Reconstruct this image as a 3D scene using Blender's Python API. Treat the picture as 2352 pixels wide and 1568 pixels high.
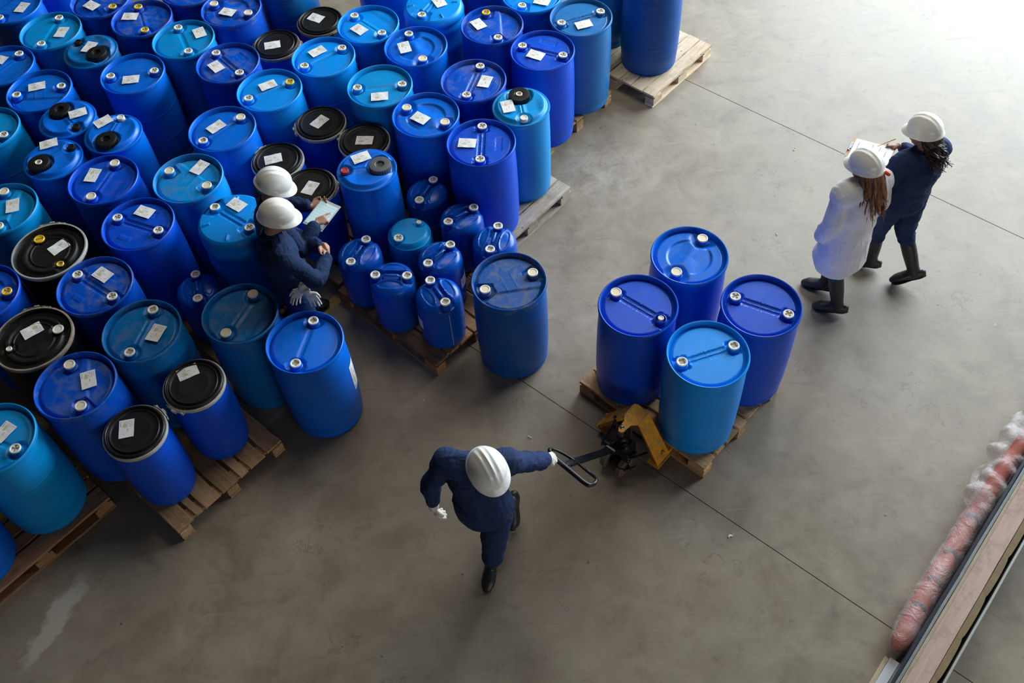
import bpy, math, random
from math import sin, cos, pi, radians, hypot, atan2, sqrt, exp
from mathutils import Vector, Matrix, noise
random.seed(7)
for _o in list(bpy.data.objects): bpy.data.objects.remove(_o, do_unlink=True)
S = bpy.context.scene
COL = S.collection

# ---------------------------------------------------------------- camera
FPX, PITCH, ROLL, CAMH = 2294.8, 0.9419334531, -0.0798250370, 6.757141
cam_data = bpy.data.cameras.new('camera'); cam = bpy.data.objects.new('camera', cam_data); COL.objects.link(cam)
_f = Vector((0, cos(PITCH), -sin(PITCH))); _r = Vector((1, 0, 0)); _u = _r.cross(_f)
_r2 = cos(ROLL)*_r + sin(ROLL)*_u; _u2 = -sin(ROLL)*_r + cos(ROLL)*_u
_m = Matrix((_r2, _u2, -_f)).transposed().to_4x4(); _m.translation = Vector((0, 0, CAMH))
cam.matrix_world = _m
cam_data.sensor_fit = 'HORIZONTAL'; cam_data.sensor_width = 36.0; cam_data.lens = 36.0*FPX/2352.0
cam_data.clip_end = 200
S.camera = cam

# ---------------------------------------------------------------- light
S.view_settings.view_transform = 'Standard'; S.view_settings.look = 'None'
S.view_settings.gamma = 1.0; S.view_settings.use_curve_mapping = False
S.view_settings.exposure = 0.0
W = bpy.data.worlds.new('world'); S.world = W; W.use_nodes = True
bg = W.node_tree.nodes['Background']; bg.inputs[0].default_value = (0.95, 0.97, 1.0, 1); bg.inputs[1].default_value = 0.022
def area(name, loc, target, sx, sy, power, col):
    l = bpy.data.lights.new(name, 'AREA'); l.shape = 'RECTANGLE'; l.size = sx; l.size_y = sy; l.energy = power; l.color = col
    o = bpy.data.objects.new(name, l); COL.objects.link(o); o.location = loc
    o.rotation_euler = (Vector(target)-Vector(loc)).to_track_quat('-Z', 'Y').to_euler(); return o
area('loading_door_daylight', (9.3, 13.0, 4.8), (1.6, 7.6, 0.0), 12.0, 6.0, 4300, (0.74, 0.87, 1.0))
area('roof_skylight', (1.8, 9.2, 10.5), (1.2, 7.6, 0.0), 8.0, 3.5, 390, (1.0, 0.93, 0.82))
area('rear_fill_light', (4.2, -3.8, 2.2), (0.4, 4.0, 0.5), 5.0, 2.6, 130, (0.92, 0.95, 1.0))  # added fill from behind the camera to brighten barrel sides, no known source

# ---------------------------------------------------------------- material helpers
def new_mat(name):
    m = bpy.data.materials.new(name); m.use_nodes = True
    nt = m.node_tree; b = nt.nodes['Principled BSDF']; return m, nt, b
def nd(nt, t, **kw):
    n = nt.nodes.new(t)
    for k, v in kw.items():
        if k in n.inputs: n.inputs[k].default_value = v
        else: setattr(n, k, v)
    return n
def ramp(nt, fac, stops):
    r = nt.nodes.new('ShaderNodeValToRGB'); nt.links.new(fac, r.inputs[0])
    el = r.color_ramp.elements
    while len(el) < len(stops): el.new(0.5)
    for e, (p, c) in zip(el, stops): e.position = p; e.color = c if len(c) == 4 else (*c, 1)
    return r.outputs[0]
def mix(nt, fac, a, b, mode='MIX'):
    n = nt.nodes.new('ShaderNodeMix'); n.data_type = 'RGBA'; n.blend_type = mode; n.clamp_factor = True
    for s, v in ((0, fac), (6, a), (7, b)):
        if hasattr(v, 'is_linked') or hasattr(v, 'links'): nt.links.new(v, n.inputs[s])
        else: n.inputs[s].default_value = v if s == 0 else (v if len(v) == 4 else (*v, 1))
    return n.outputs[2]
def math_n(nt, op, a, b=0.0, c=None):
    n = nt.nodes.new('ShaderNodeMath'); n.operation = op
    for i, v in enumerate((a, b) if c is None else (a, b, c)):
        if hasattr(v, 'links'): nt.links.new(v, n.inputs[i])
        else: n.inputs[i].default_value = v
    return n.outputs[0]
def noise_n(nt, vec, scale, detail=4, rough=0.5, dist=0.0):
    n = nt.nodes.new('ShaderNodeTexNoise'); n.inputs['Scale'].default_value = scale; n.inputs['Detail'].default_value = detail
    n.inputs['Roughness'].default_value = rough; n.inputs['Distortion'].default_value = dist
    if vec is not None: nt.links.new(vec, n.inputs['Vector'])
    return n.outputs['Fac']
def bump(nt, b, h, strength=0.2, dist=0.01):
    n = nt.nodes.new('ShaderNodeBump'); n.inputs['Strength'].default_value = strength; n.inputs['Distance'].default_value = dist
    nt.links.new(h, n.inputs['Height']); nt.links.new(n.outputs[0], b.inputs['Normal'])
def simple(name, col, rough=0.5, metal=0.0, spec=0.5, nz=0.0, nscale=20.0, bmp=0.0):
    m, nt, b = new_mat(name); tc = nd(nt, 'ShaderNodeTexCoord')
    f = noise_n(nt, tc.outputs['Object'], nscale, 5)
    dark = tuple(c*(1-nz) for c in col); lite = tuple(min(1, c*(1+nz)) for c in col)
    nt.links.new(mix(nt, f, dark, lite), b.inputs['Base Color'])
    b.inputs['Roughness'].default_value = rough; b.inputs['Metallic'].default_value = metal; b.inputs['Specular IOR Level'].default_value = spec
    if bmp: bump(nt, b, f, bmp, 0.004)
    return m
def obj_offset(nt):
    """object coordinates shifted by a random amount per object"""
    tc = nd(nt, 'ShaderNodeTexCoord'); oi = nd(nt, 'ShaderNodeObjectInfo')
    v = nt.nodes.new('ShaderNodeVectorMath'); v.operation = 'MULTIPLY_ADD'
    nt.links.new(oi.outputs['Random'], v.inputs[0]); v.inputs[1].default_value = (37, 53, 11); nt.links.new(tc.outputs['Object'], v.inputs[2])
    return v.outputs[0], tc
def plastic(name, col, dust=0.25, rough=0.33, dustcol=(0.13, 0.17, 0.28)):
    m, nt, b = new_mat(name); v, tc = obj_offset(nt)
    base = mix(nt, noise_n(nt, v, 3.0, 3), tuple(c*0.88 for c in col), tuple(min(1, c*1.1) for c in col))
    f1 = noise_n(nt, v, 9.0, 8, 0.65, 0.6); d1 = ramp(nt, f1, [(0.47, (0, 0, 0)), (0.72, (1, 1, 1))])
    sp = nd(nt, 'ShaderNodeSeparateXYZ'); nt.links.new(tc.outputs['Object'], sp.inputs[0])
    top = math_n(nt, 'GREATER_THAN', sp.outputs[2], 0.86)
    topf = math_n(nt, 'MULTIPLY_ADD', top, dust*0.42, dust*0.08)
    dm = math_n(nt, 'MULTIPLY', d1, topf)
    c2 = mix(nt, dm, base, dustcol)
    sc = noise_n(nt, v, 60.0, 2, 0.5, 3.0); s2 = ramp(nt, sc, [(0.70, (0, 0, 0)), (0.76, (1, 1, 1))])
    c3 = mix(nt, math_n(nt, 'MULTIPLY', s2, dust*0.22), c2, (0.35, 0.40, 0.5))
    nt.links.new(c3, b.inputs['Base Color'])
    rr = math_n(nt, 'MULTIPLY_ADD', dm, 0.55, rough); rr2 = math_n(nt, 'MULTIPLY_ADD', f1, 0.10, rr)
    nt.links.new(rr2, b.inputs['Roughness']); b.inputs['Specular IOR Level'].default_value = 0.32
    bump(nt, b, noise_n(nt, v, 14.0, 3), 0.10, 0.01)
    return m
def wood(name, c1, c2, scale=(3, 40, 40), rough=0.75, knots=True):
    m, nt, b = new_mat(name); v, tc = obj_offset(nt)
    mp = nd(nt, 'ShaderNodeMapping'); mp.inputs['Scale'].default_value = scale; nt.links.new(v, mp.inputs[0])
    f = noise_n(nt, mp.outputs[0], 1.0, 6, 0.6, 0.8)
    oi = nd(nt, 'ShaderNodeObjectInfo')
    g = ramp(nt, f, [(0.25, c1), (0.75, c2)])
    dirt = ramp(nt, noise_n(nt, v, 7.0, 6, 0.7), [(0.5, (0, 0, 0)), (0.75, (1, 1, 1))])
    g2 = mix(nt, math_n(nt, 'MULTIPLY', dirt, 0.55), g, tuple(c*0.30 for c in c1))
    h = nd(nt, 'ShaderNodeHueSaturation'); nt.links.new(g2, h.inputs['Color'])
    nt.links.new(math_n(nt, 'MULTIPLY_ADD', oi.outputs['Random'], 0.6, 0.7), h.inputs['Value'])
    out = h.outputs[0]
    if knots:
        vo = nd(nt, 'ShaderNodeTexVoronoi'); vo.inputs['Scale'].default_value = 9.0; nt.links.new(v, vo.inputs['Vector'])
        k = ramp(nt, vo.outputs['Distance'], [(0.05, (1, 1, 1)), (0.10, (0, 0, 0))])
        out = mix(nt, math_n(nt, 'MULTIPLY', k, 0.7), out, (0.03, 0.015, 0.008))
    nt.links.new(out, b.inputs['Base Color']); b.inputs['Roughness'].default_value = rough
    b.inputs['Specular IOR Level'].default_value = 0.25
    bump(nt, b, f, 0.35, 0.004); return m

ROYAL = plastic('royal_blue_plastic', (0.0, 0.078, 0.60), 0.30)
ROYAL_D = plastic('dusty_royal_blue_plastic', (0.0, 0.085, 0.55), 1.35)
MID = plastic('mid_blue_plastic', (0.0, 0.15, 0.70), 0.25, 0.28)
AZURE = plastic('azure_plastic', (0.0, 0.29, 0.86), 0.18)
AZURE_D = plastic('dusty_azure_plastic', (0.0, 0.27, 0.68), 1.1)
TEAL = plastic('teal_blue_plastic', (0.0, 0.29, 0.68), 0.30)
TEAL_DK = plastic('dark_teal_blue_plastic', (0.0, 0.15, 0.44), 1.1)
NAVY = plastic('worn_navy_plastic', (0.0, 0.085, 0.34), 1.9, 0.38, (0.17, 0.17, 0.20))
STEEL = plastic('washed_blue_plastic', (0.02, 0.17, 0.44), 0.35, 0.3)
GREEN = plastic('green_plastic', (0.0, 0.30, 0.10), 0.2)
SMALL = plastic('jerry_blue_plastic', (0.0, 0.075, 0.42), 0.35, 0.22)
BLACKP = plastic('black_plastic', (0.012, 0.011, 0.010), 0.35, 0.36, (0.06, 0.055, 0.05))
BLACKB = plastic('black_drum_plastic', (0.004, 0.004, 0.006), 0.1)
GREYCAP = simple('grey_cap_plastic', (0.10, 0.10, 0.105), 0.5, nz=0.2)
RINGM = simple('galvanised_steel', (0.50, 0.49, 0.44), 0.45, 0.15, nz=0.35, nscale=25)
RINGR = simple('rusty_galvanised_steel', (0.36, 0.30, 0.22), 0.55, 0.15, nz=0.7, nscale=18)
WHITEC = simple('cream_cap_plastic', (0.86, 0.82, 0.72), 0.45, nz=0.06, nscale=60)
CREAMC = simple('yellowed_cap_plastic', (0.86, 0.76, 0.56), 0.45, nz=0.12, nscale=60)
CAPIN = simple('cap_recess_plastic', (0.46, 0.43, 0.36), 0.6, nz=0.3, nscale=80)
YELC = simple('yellow_cap_plastic', (0.85, 0.52, 0.01), 0.45, nz=0.1)
REDC = simple('red_cap_plastic', (0.50, 0.05, 0.06), 0.4, nz=0.2, nscale=60)
PALW = wood('pallet_wood', (0.34, 0.19, 0.080), (0.66, 0.42, 0.21))
PALG = wood('weathered_pallet_wood', (0.34, 0.27, 0.19), (0.62, 0.52, 0.39))
PALP = wood('pale_pallet_wood', (0.60, 0.43, 0.27), (0.90, 0.71, 0.48))
PALD = wood('dark_pallet_wood', (0.22, 0.10, 0.042), (0.46, 0.26, 0.125))
BLUEPAINT = simple('blue_painted_wood', (0.02, 0.05, 0.08), 0.7, nz=0.3)

def paper_mat():
    m, nt, b = new_mat('printed_paper'); uvn = nd(nt, 'ShaderNodeTexCoord'); oi = nd(nt, 'ShaderNodeObjectInfo')
    sp = nd(nt, 'ShaderNodeSeparateXYZ'); nt.links.new(uvn.outputs['UV'], sp.inputs[0])
    X, Y = sp.outputs[0], sp.outputs[1]
    vm = nt.nodes.new('ShaderNodeVectorMath'); vm.operation = 'MULTIPLY_ADD'
    nt.links.new(oi.outputs['Random'], vm.inputs[0]); vm.inputs[1].default_value = (31, 17, 5); nt.links.new(uvn.outputs['UV'], vm.inputs[2])
    col = mix(nt, noise_n(nt, vm.outputs[0], 5, 4), (0.80, 0.77, 0.72), (0.93, 0.91, 0.88))
    # text lines in the left part
    lines = math_n(nt, 'GREATER_THAN', math_n(nt, 'SINE', math_n(nt, 'MULTIPLY', Y, 62.0)), 0.15)
    mp = nd(nt, 'ShaderNodeMapping'); mp.inputs['Scale'].default_value = (26, 8, 1); nt.links.new(vm.outputs[0], mp.inputs[0])
    words = math_n(nt, 'GREATER_THAN', noise_n(nt, mp.outputs[0], 1.0, 2), 0.47)
    reg = math_n(nt, 'MULTIPLY', math_n(nt, 'LESS_THAN', X, 0.42), math_n(nt, 'GREATER_THAN', X, 0.07))
    reg = math_n(nt, 'MULTIPLY', reg, math_n(nt, 'MULTIPLY', math_n(nt, 'LESS_THAN', Y, 0.92), math_n(nt, 'GREATER_THAN', Y, 0.30)))
    t = math_n(nt, 'MULTIPLY', math_n(nt, 'MULTIPLY', lines, words), reg)
    col = mix(nt, math_n(nt, 'MULTIPLY', t, 0.75), col, (0.22, 0.21, 0.38))
    # yellow blot
    dx = math_n(nt, 'SUBTRACT', X, 0.33); dy = math_n(nt, 'SUBTRACT', Y, 0.36)
    d = math_n(nt, 'SQRT', math_n(nt, 'ADD', math_n(nt, 'MULTIPLY', dx, dx), math_n(nt, 'MULTIPLY', dy, dy)))
    d = math_n(nt, 'ADD', d, math_n(nt, 'MULTIPLY', noise_n(nt, vm.outputs[0], 6, 3), 0.22))
    col = mix(nt, math_n(nt, 'MULTIPLY', math_n(nt, 'LESS_THAN', d, 0.245), 0.7), col, (0.55, 0.50, 0.12))
    # short dark strokes
    def box(x0, x1, y0, y1):
        a = math_n(nt, 'MULTIPLY', math_n(nt, 'GREATER_THAN', X, x0), math_n(nt, 'LESS_THAN', X, x1))
        c = math_n(nt, 'MULTIPLY', math_n(nt, 'GREATER_THAN', Y, y0), math_n(nt, 'LESS_THAN', Y, y1)); return math_n(nt, 'MULTIPLY', a, c)
    for bx, c in (((0.50, 0.68, 0.56, 0.60), (0.12, 0.11, 0.12)), ((0.72, 0.83, 0.30, 0.33), (0.15, 0.15, 0.15)), ((0.08, 0.13, 0.08, 0.15), (0.20, 0.17, 0.03)), ((0.16, 0.36, 0.07, 0.13), (0.22, 0.33, 0.50))):
        col = mix(nt, math_n(nt, 'MULTIPLY', box(*bx), 0.75), col, c)
    nt.links.new(col, b.inputs['Base Color']); b.inputs['Roughness'].default_value = 0.7
    return m
PAPER = paper_mat()
SKIN = simple('skin', (0.42, 0.21, 0.13), 0.5, nz=0.12, nscale=30)
SKIN_D = simple('brown_skin', (0.26, 0.12, 0.07), 0.5, nz=0.12, nscale=30)
SKIN_L = simple('light_skin', (0.50, 0.28, 0.20), 0.5, nz=0.12, nscale=30)
def cloth(name, col, rough=0.85):
    m, nt, b = new_mat(name); tc = nd(nt, 'ShaderNodeTexCoord')
    f = noise_n(nt, tc.outputs['Object'], 9, 5, 0.6, 0.5)
    nt.links.new(mix(nt, f, tuple(c*0.75 for c in col), tuple(min(1, c*1.25) for c in col)), b.inputs['Base Color'])
    b.inputs['Roughness'].default_value = rough; b.inputs['Specular IOR Level'].default_value = 0.2
    mp = nd(nt, 'ShaderNodeMapping'); mp.inputs['Scale'].default_value = (8, 8, 3.5); nt.links.new(tc.outputs['Object'], mp.inputs[0])
    bump(nt, b, noise_n(nt, mp.outputs[0], 1.0, 4, 0.6, 1.4), 0.6, 0.03)
    return m
NAVYC = cloth('navy_cotton', (0.018, 0.034, 0.095))
NAVYC2 = cloth('dark_navy_cotton', (0.010, 0.024, 0.070))
COATW = cloth('white_coat_cotton', (0.88, 0.86, 0.88))
GLOVEW = cloth('white_glove_knit', (0.72, 0.66, 0.55))
TEALC = cloth('teal_cotton', (0.01, 0.07, 0.12))
RUBBER = simple('black_rubber', (0.022, 0.021, 0.019), 0.42, nz=0.3)
SOLE = simple('dark_rubber_sole', (0.03, 0.027, 0.02), 0.7)
HATM = simple('white_helmet_plastic', (0.90, 0.88, 0.81), 0.22, nz=0.02)
HATM2 = simple('cream_helmet_plastic', (0.90, 0.87, 0.78), 0.25, nz=0.03)
ORANGE = simple('orange_knob_plastic', (0.75, 0.10, 0.02), 0.4)
def hairm(name, c1, c2):
    m, nt, b = new_mat(name); tc = nd(nt, 'ShaderNodeTexCoord')
    mp = nd(nt, 'ShaderNodeMapping'); mp.inputs['Scale'].default_value = (90, 90, 6); nt.links.new(tc.outputs['Object'], mp.inputs[0])
    f = noise_n(nt, mp.outputs[0], 1.0, 3, 0.6, 0.6)
    nt.links.new(mix(nt, f, c1, c2), b.inputs['Base Color']); b.inputs['Roughness'].default_value = 0.42
    bump(nt, b, f, 0.6, 0.004); return m
HAIRB = hairm('auburn_hair', (0.050, 0.016, 0.006), (0.42, 0.17, 0.055))
HAIRD = hairm('dark_brown_hair', (0.010, 0.006, 0.006), (0.06, 0.028, 0.022))
HAIRK = hairm('black_hair', (0.004, 0.004, 0.004), (0.02, 0.016, 0.014))
EYEW = simple('eye_white', (0.7, 0.7, 0.68), 0.2)

BLKM = simple('black_painted_steel', (0.012, 0.013, 0.016), 0.35, 0.2, nz=0.4)
CHR = simple('bare_steel', (0.35, 0.33, 0.30), 0.3, 0.9)
# ---------------------------------------------------------------- mesh helpers
class MB:
    def __init__(s): s.v = []; s.f = []; s.mi = []; s.uv = {}
    def add(s, vs, fs, mi=0):
        o = len(s.v); s.v += [tuple(v) for v in vs]
        for f in fs: s.f.append(tuple(i+o for i in f)); s.mi.append(mi)
        return s
    def box(s, c, d, rot=None, mi=0, bev=0.0):
        x, y, z = (k/2 for k in d)
        if bev <= 0:
            vs = [Vector((a*x, b*y, e*z)) for a in (-1, 1) for b in (-1, 1) for e in (-1, 1)]
            fs = [(0, 1, 3, 2), (4, 6, 7, 5), (0, 4, 5, 1), (2, 3, 7, 6), (0, 2, 6, 4), (1, 5, 7, 3)]
        else:
            vs = []; k = bev
            for e in (-1, 1):
                for a, b in ((-1, -1), (1, -1), (1, 1), (-1, 1)):
                    vs.append(Vector((a*(x-k), b*(y-k), e*z)))
            for e in (-1, 1):
                for a, b in ((-1, -1), (1, -1), (1, 1), (-1, 1)):
                    vs.append(Vector((a*x, b*y, e*(z-k))))
            fs = [(3, 2, 1, 0), (4, 5, 6, 7)]
            for i in range(4):
                j = (i+1) % 4; fs += [(8+i, 8+j, 12+j, 12+i), (i, j, 8+j, 8+i), (12+i, 12+j, 4+j, 4+i)]
        if rot is not None: vs = [rot @ v for v in vs]
        c = Vector(c); return s.add([v+c for v in vs], fs, mi)
    def lathe(s, prof, n=48, c=(0, 0, 0), mi=0, close=False):
        vs = [(c[0]+r*cos(2*pi*i/n), c[1]+r*sin(2*pi*i/n), c[2]+z) for r, z in prof for i in range(n)]
        fs = []
        m = len(prof); rng = m if close else m-1
        for k in range(rng):
            k2 = (k+1) % m
            for i in range(n):
                j = (i+1) % n; fs.append((k*n+i, k*n+j, k2*n+j, k2*n+i))
        return s.add(vs, fs, mi)
    def disc(s, r, z, n=48, c=(0, 0), mi=0, up=True):
        vs = [(c[0]+r*cos(2*pi*i/n), c[1]+r*sin(2*pi*i/n), z) for i in range(n)]
        f = tuple(range(n)); return s.add(vs, [f if up else f[::-1]], mi)
    def field(s, R, hf, nr=24, na=96, mi=0, gamma=1.0):
        """polar height field on a disc, ring radii bunched towards the edge when gamma<1"""
        vs = [(0, 0, hf(0, 0))]
        for k in range(1, nr+1):
            r = R*(k/nr)**gamma
            for i in range(na):
                x, y = r*cos(2*pi*i/na), r*sin(2*pi*i/na); vs.append((x, y, hf(x, y)))
        fs = [(0, 1+i, 1+(i+1) % na) for i in range(na)]
        for k in range(nr-1):
            for i in range(na):
                j = (i+1) % na; a = 1+k*na; b = a+na; fs.append((a+i, b+i, b+j, a+j))
        return s.add(vs, fs, mi)
    def tube(s, pts, rad, n=12, side=None, mi=0, res=1, caps=True, closed=False):
        """loft of ellipses along a polyline; rad = r or list of r or (ra, rb)"""
        pts = [Vector(p) for p in pts]
        if not isinstance(rad, (list,)): rad = [rad]*len(pts)
        rad = [(r, r) if not isinstance(r, tuple) else r for r in rad]
        if res > 1: pts, rad = resample(pts, rad, res)
        N = len(pts); rings = []
        prev = Vector(side) if side is not None else None
        for i in range(N):
            if closed: t = pts[(i+1) % N]-pts[i-1]
            else: t = pts[min(i+1, N-1)]-pts[max(i-1, 0)]
            t.normalize()
            if prev is None: prev = Vector((0, 0, 1)) if abs(t.z) < 0.9 else Vector((1, 0, 0))
            base = Vector(side) if side is not None else prev
            a = base-t*base.dot(t)
            if a.length < 1e-4: a = prev-t*prev.dot(t)
            a.normalize(); prev = a; b = t.cross(a)
            rings.append((pts[i], a, b, t, rad[i]))
        if caps and not closed:
            def cap(ring, sgn):
                p, a, b, t, (ra, rb) = ring; rr = min(ra, rb); out = []
                for ph in (80, 55, 30):
                    out.append((p+t*sgn*rr*sin(radians(ph)), a, b, t, (ra*cos(radians(ph))+1e-4, rb*cos(radians(ph))+1e-4)))
                return out
            rings = cap(rings[0], -1)+rings+cap(rings[-1], 1)[::-1]
        vs = []
        for p, a, b, t, (ra, rb) in rings:
            for k in range(n):
                an = 2*pi*k/n; vs.append(p+a*ra*cos(an)+b*rb*sin(an))
        fs = []; M = len(rings)
        for i in range(M if closed else M-1):
            i2 = (i+1) % M
            for k in range(n):
                j = (k+1) % n; fs.append((i*n+k, i*n+j, i2*n+j, i2*n+k))
        if not closed:
            fs.append(tuple(range(n))[::-1]); fs.append(tuple((M-1)*n+k for k in range(n)))
        return s.add(vs, fs, mi)
    def ball(s, c, r, n=14, rot=None, mi=0):
        if not isinstance(r, tuple): r = (r, r, r)
        vs = []; fs = []; m = n//2
        c = Vector(c)
        for k in range(1, m):
            ph = pi*k/m
            for i in range(n):
                v = Vector((r[0]*sin(ph)*cos(2*pi*i/n), r[1]*sin(ph)*sin(2*pi*i/n), r[2]*cos(ph))); vs.append(c+(rot @ v if rot else v))
        t = Vector((0, 0, r[2])); vs.append(c+(rot @ t if rot else t)); vs.append(c-(rot @ t if rot else t))
        for k in range(m-2):
            for i in range(n):
                j = (i+1) % n; fs.append((k*n+i, (k+1)*n+i, (k+1)*n+j, k*n+j))
        T = (m-1)*n
        for i in range(n):
            j = (i+1) % n; fs.append((T, i, j)); fs.append((T+1, (m-2)*n+j, (m-2)*n+i))
        return s.add(vs, fs, mi)
    def prism(s, poly, z0, z1, mi=0):
        n = len(poly); vs = [(x, y, z0) for x, y in poly]+[(x, y, z1) for x, y in poly]
        fs = [tuple(range(n))[::-1], tuple(range(n, 2*n))]+[(i, (i+1) % n, n+(i+1) % n, n+i) for i in range(n)]
        return s.add(vs, fs, mi)
    def mesh(s, name, mats, smooth=True, angle=35):
        me = bpy.data.meshes.new(name); me.from_pydata(s.v, [], s.f)
        for m in (mats if isinstance(mats, (list, tuple)) else [mats]): me.materials.append(m)
        me.polygons.foreach_set('material_index', s.mi)
        me.polygons.foreach_set('use_smooth', [smooth]*len(me.polygons))
        if smooth and angle: me.set_sharp_from_angle(angle=radians(angle))
        me.update(); return me
def resample(pts, rad, res):
    P = []; R = []; n = len(pts)
    for i in range(n-1):
        p0, p1, p2, p3 = pts[max(i-1, 0)], pts[i], pts[i+1], pts[min(i+2, n-1)]
        q = [rad[max(i-1, 0)], rad[i], rad[i+1], rad[min(i+2, n-1)]]
        for k in range(res):
            t = k/res; t2 = t*t; t3 = t2*t
            w = (-.5*t3+t2-.5*t, 1.5*t3-2.5*t2+1, -1.5*t3+2*t2+.5*t, .5*t3-.5*t2)
            P.append(p0*w[0]+p1*w[1]+p2*w[2]+p3*w[3])
            R.append(tuple(max(.001, sum(q[j][c]*w[j] for j in range(4))) for c in (0, 1)))
    P.append(pts[-1]); R.append(rad[-1]); return P, R
def link(name, me, parent=None, loc=(0, 0, 0), rot=(0, 0, 0), mat=None):
    o = bpy.data.objects.new(name, me); COL.objects.link(o); o.location = loc; o.rotation_euler = rot
    if parent is not None: o.parent = parent
    if mat is not None:
        o.material_slots[0].link = 'OBJECT'; o.material_slots[0].material = mat
    return o
def tag(o, label=None, cat=None, group=None, kind=None):
    if label: o['label'] = label
    if cat: o['category'] = cat
    if group: o['group'] = group
    if kind: o['kind'] = kind
    return o
def thing(name, label, cat, loc=(0, 0, 0), rz=0.0, group=None):
    o = bpy.data.objects.new(name, None); COL.objects.link(o); o.location = loc; o.rotation_euler = (0, 0, rz); o.empty_display_size = 0.1
    return tag(o, label, cat, group)
def sstep(a, b, x):
    t = min(1, max(0, (x-a)/(b-a))); return t*t*(3-2*t)
# ---------------------------------------------------------------- floor
def floor_mat():
    m, nt, b = new_mat('polished_concrete'); tc = nd(nt, 'ShaderNodeTexCoord'); P = tc.outputs['Object']
    big = noise_n(nt, P, 0.55, 6, 0.6, 0.4); med = noise_n(nt, P, 2.6, 8, 0.65, 0.5); fine = noise_n(nt, P, 22.0, 6, 0.7)
    c = ramp(nt, med, [(0.26, (0.145, 0.106, 0.063)), (0.50, (0.248, 0.197, 0.130)), (0.74, (0.348, 0.286, 0.200))])
    c = mix(nt, ramp(nt, big, [(0.35, (0, 0, 0)), (0.68, (0.5, 0.5, 0.5))]), c, (0.33, 0.285, 0.222))
    c = mix(nt, math_n(nt, 'MULTIPLY', fine, 0.22), c, (0.13, 0.102, 0.07))
    # dark smears and drips
    mp = nd(nt, 'ShaderNodeMapping'); mp.inputs['Rotation'].default_value = (0, 0, 0.8); mp.inputs['Scale'].default_value = (1.0, 4.5, 1); nt.links.new(P, mp.inputs[0])
    sm = ramp(nt, noise_n(nt, mp.outputs[0], 1.3, 8, 0.72, 0.8), [(0.58, (0, 0, 0)), (0.78, (0.5, 0.5, 0.5))])
    c = mix(nt, sm, c, (0.11, 0.085, 0.058))
    vo = nd(nt, 'ShaderNodeTexVoronoi'); vo.inputs['Scale'].default_value = 3.2; nt.links.new(P, vo.inputs['Vector'])
    sp = ramp(nt, vo.outputs['Distance'], [(0.018, (0.7, 0.7, 0.7)), (0.040, (0, 0, 0))]); c = mix(nt, sp, c, (0.05, 0.042, 0.032))
    vo2 = nd(nt, 'ShaderNodeTexVoronoi'); vo2.inputs['Scale'].default_value = 2.1; nt.links.new(P, vo2.inputs['Vector'])
    sp2 = ramp(nt, vo2.outputs['Distance'], [(0.008, (0.8, 0.8, 0.8)), (0.014, (0, 0, 0))]); c = mix(nt, sp2, c, (0.75, 0.72, 0.66))
    scr = nd(nt, 'ShaderNodeMapping'); scr.inputs['Rotation'].default_value = (0, 0, -0.5); scr.inputs['Scale'].default_value = (2.0, 40.0, 1); nt.links.new(P, scr.inputs[0])
    s3 = ramp(nt, noise_n(nt, scr.outputs[0], 1.0, 4, 0.6, 0.3), [(0.60, (0, 0, 0)), (0.80, (0.30, 0.30, 0.30))]); c = mix(nt, s3, c, (0.42, 0.38, 0.32))
    blot = ramp(nt, noise_n(nt, P, 7.0, 9, 0.75, 0.4), [(0.55, (0, 0, 0)), (0.74, (0.55, 0.55, 0.55))]); c = mix(nt, blot, c, (0.105, 0.080, 0.052))
    # hairline cracks
    mp2 = nd(nt, 'ShaderNodeMapping'); mp2.inputs['Scale'].default_value = (0.9, 0.9, 1); nt.links.new(P, mp2.inputs[0])
    w1 = noise_n(nt, mp2.outputs[0], 1.7, 10, 0.62, 0.2)
    cr = math_n(nt, 'LESS_THAN', math_n(nt, 'ABSOLUTE', math_n(nt, 'SUBTRACT', w1, 0.5)), 0.0030)
    gate = math_n(nt, 'GREATER_THAN', noise_n(nt, P, 1.1, 3), 0.60)
    c = mix(nt, math_n(nt, 'MULTIPLY', math_n(nt, 'MULTIPLY', cr, gate), 0.38), c, (0.05, 0.045, 0.04))
    sx = nd(nt, 'ShaderNodeSeparateXYZ'); nt.links.new(P, sx.inputs[0])
    # chalky dust beside the stacks
    ex = math_n(nt, 'SUBTRACT', sx.outputs[0], 0.95); ey = math_n(nt, 'SUBTRACT', sx.outputs[1], 6.85)
    er = math_n(nt, 'SQRT', math_n(nt, 'ADD', math_n(nt, 'MULTIPLY', ex, ex), math_n(nt, 'MULTIPLY', ey, ey)))
    em = math_n(nt, 'MULTIPLY', ramp(nt, er, [(0.05, (0.8, 0.8, 0.8)), (0.62, (0, 0, 0))]), ramp(nt, noise_n(nt, P, 6.0, 9, 0.75, 0.5), [(0.42, (0, 0, 0)), (0.62, (0.9, 0.9, 0.9))]))
    c = mix(nt, math_n(nt, 'MULTIPLY', em, 0.6), c, (0.50, 0.47, 0.42))
    # pale spill at the lower left
    wob = math_n(nt, 'MULTIPLY', math_n(nt, 'SUBTRACT', noise_n(nt, P, 3.0, 6, 0.65), 0.5), 0.55)
    dx = math_n(nt, 'ADD', math_n(nt, 'SUBTRACT', sx.outputs[0], -3.42), wob); dy = math_n(nt, 'SUBTRACT', sx.outputs[1], 2.78)
    u = math_n(nt, 'ADD', math_n(nt, 'MULTIPLY', dx, 0.85), math_n(nt, 'MULTIPLY', dy, -0.5)); v = math_n(nt, 'ADD', math_n(nt, 'MULTIPLY', dx, 0.5), math_n(nt, 'MULTIPLY', dy, 0.85))
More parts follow.
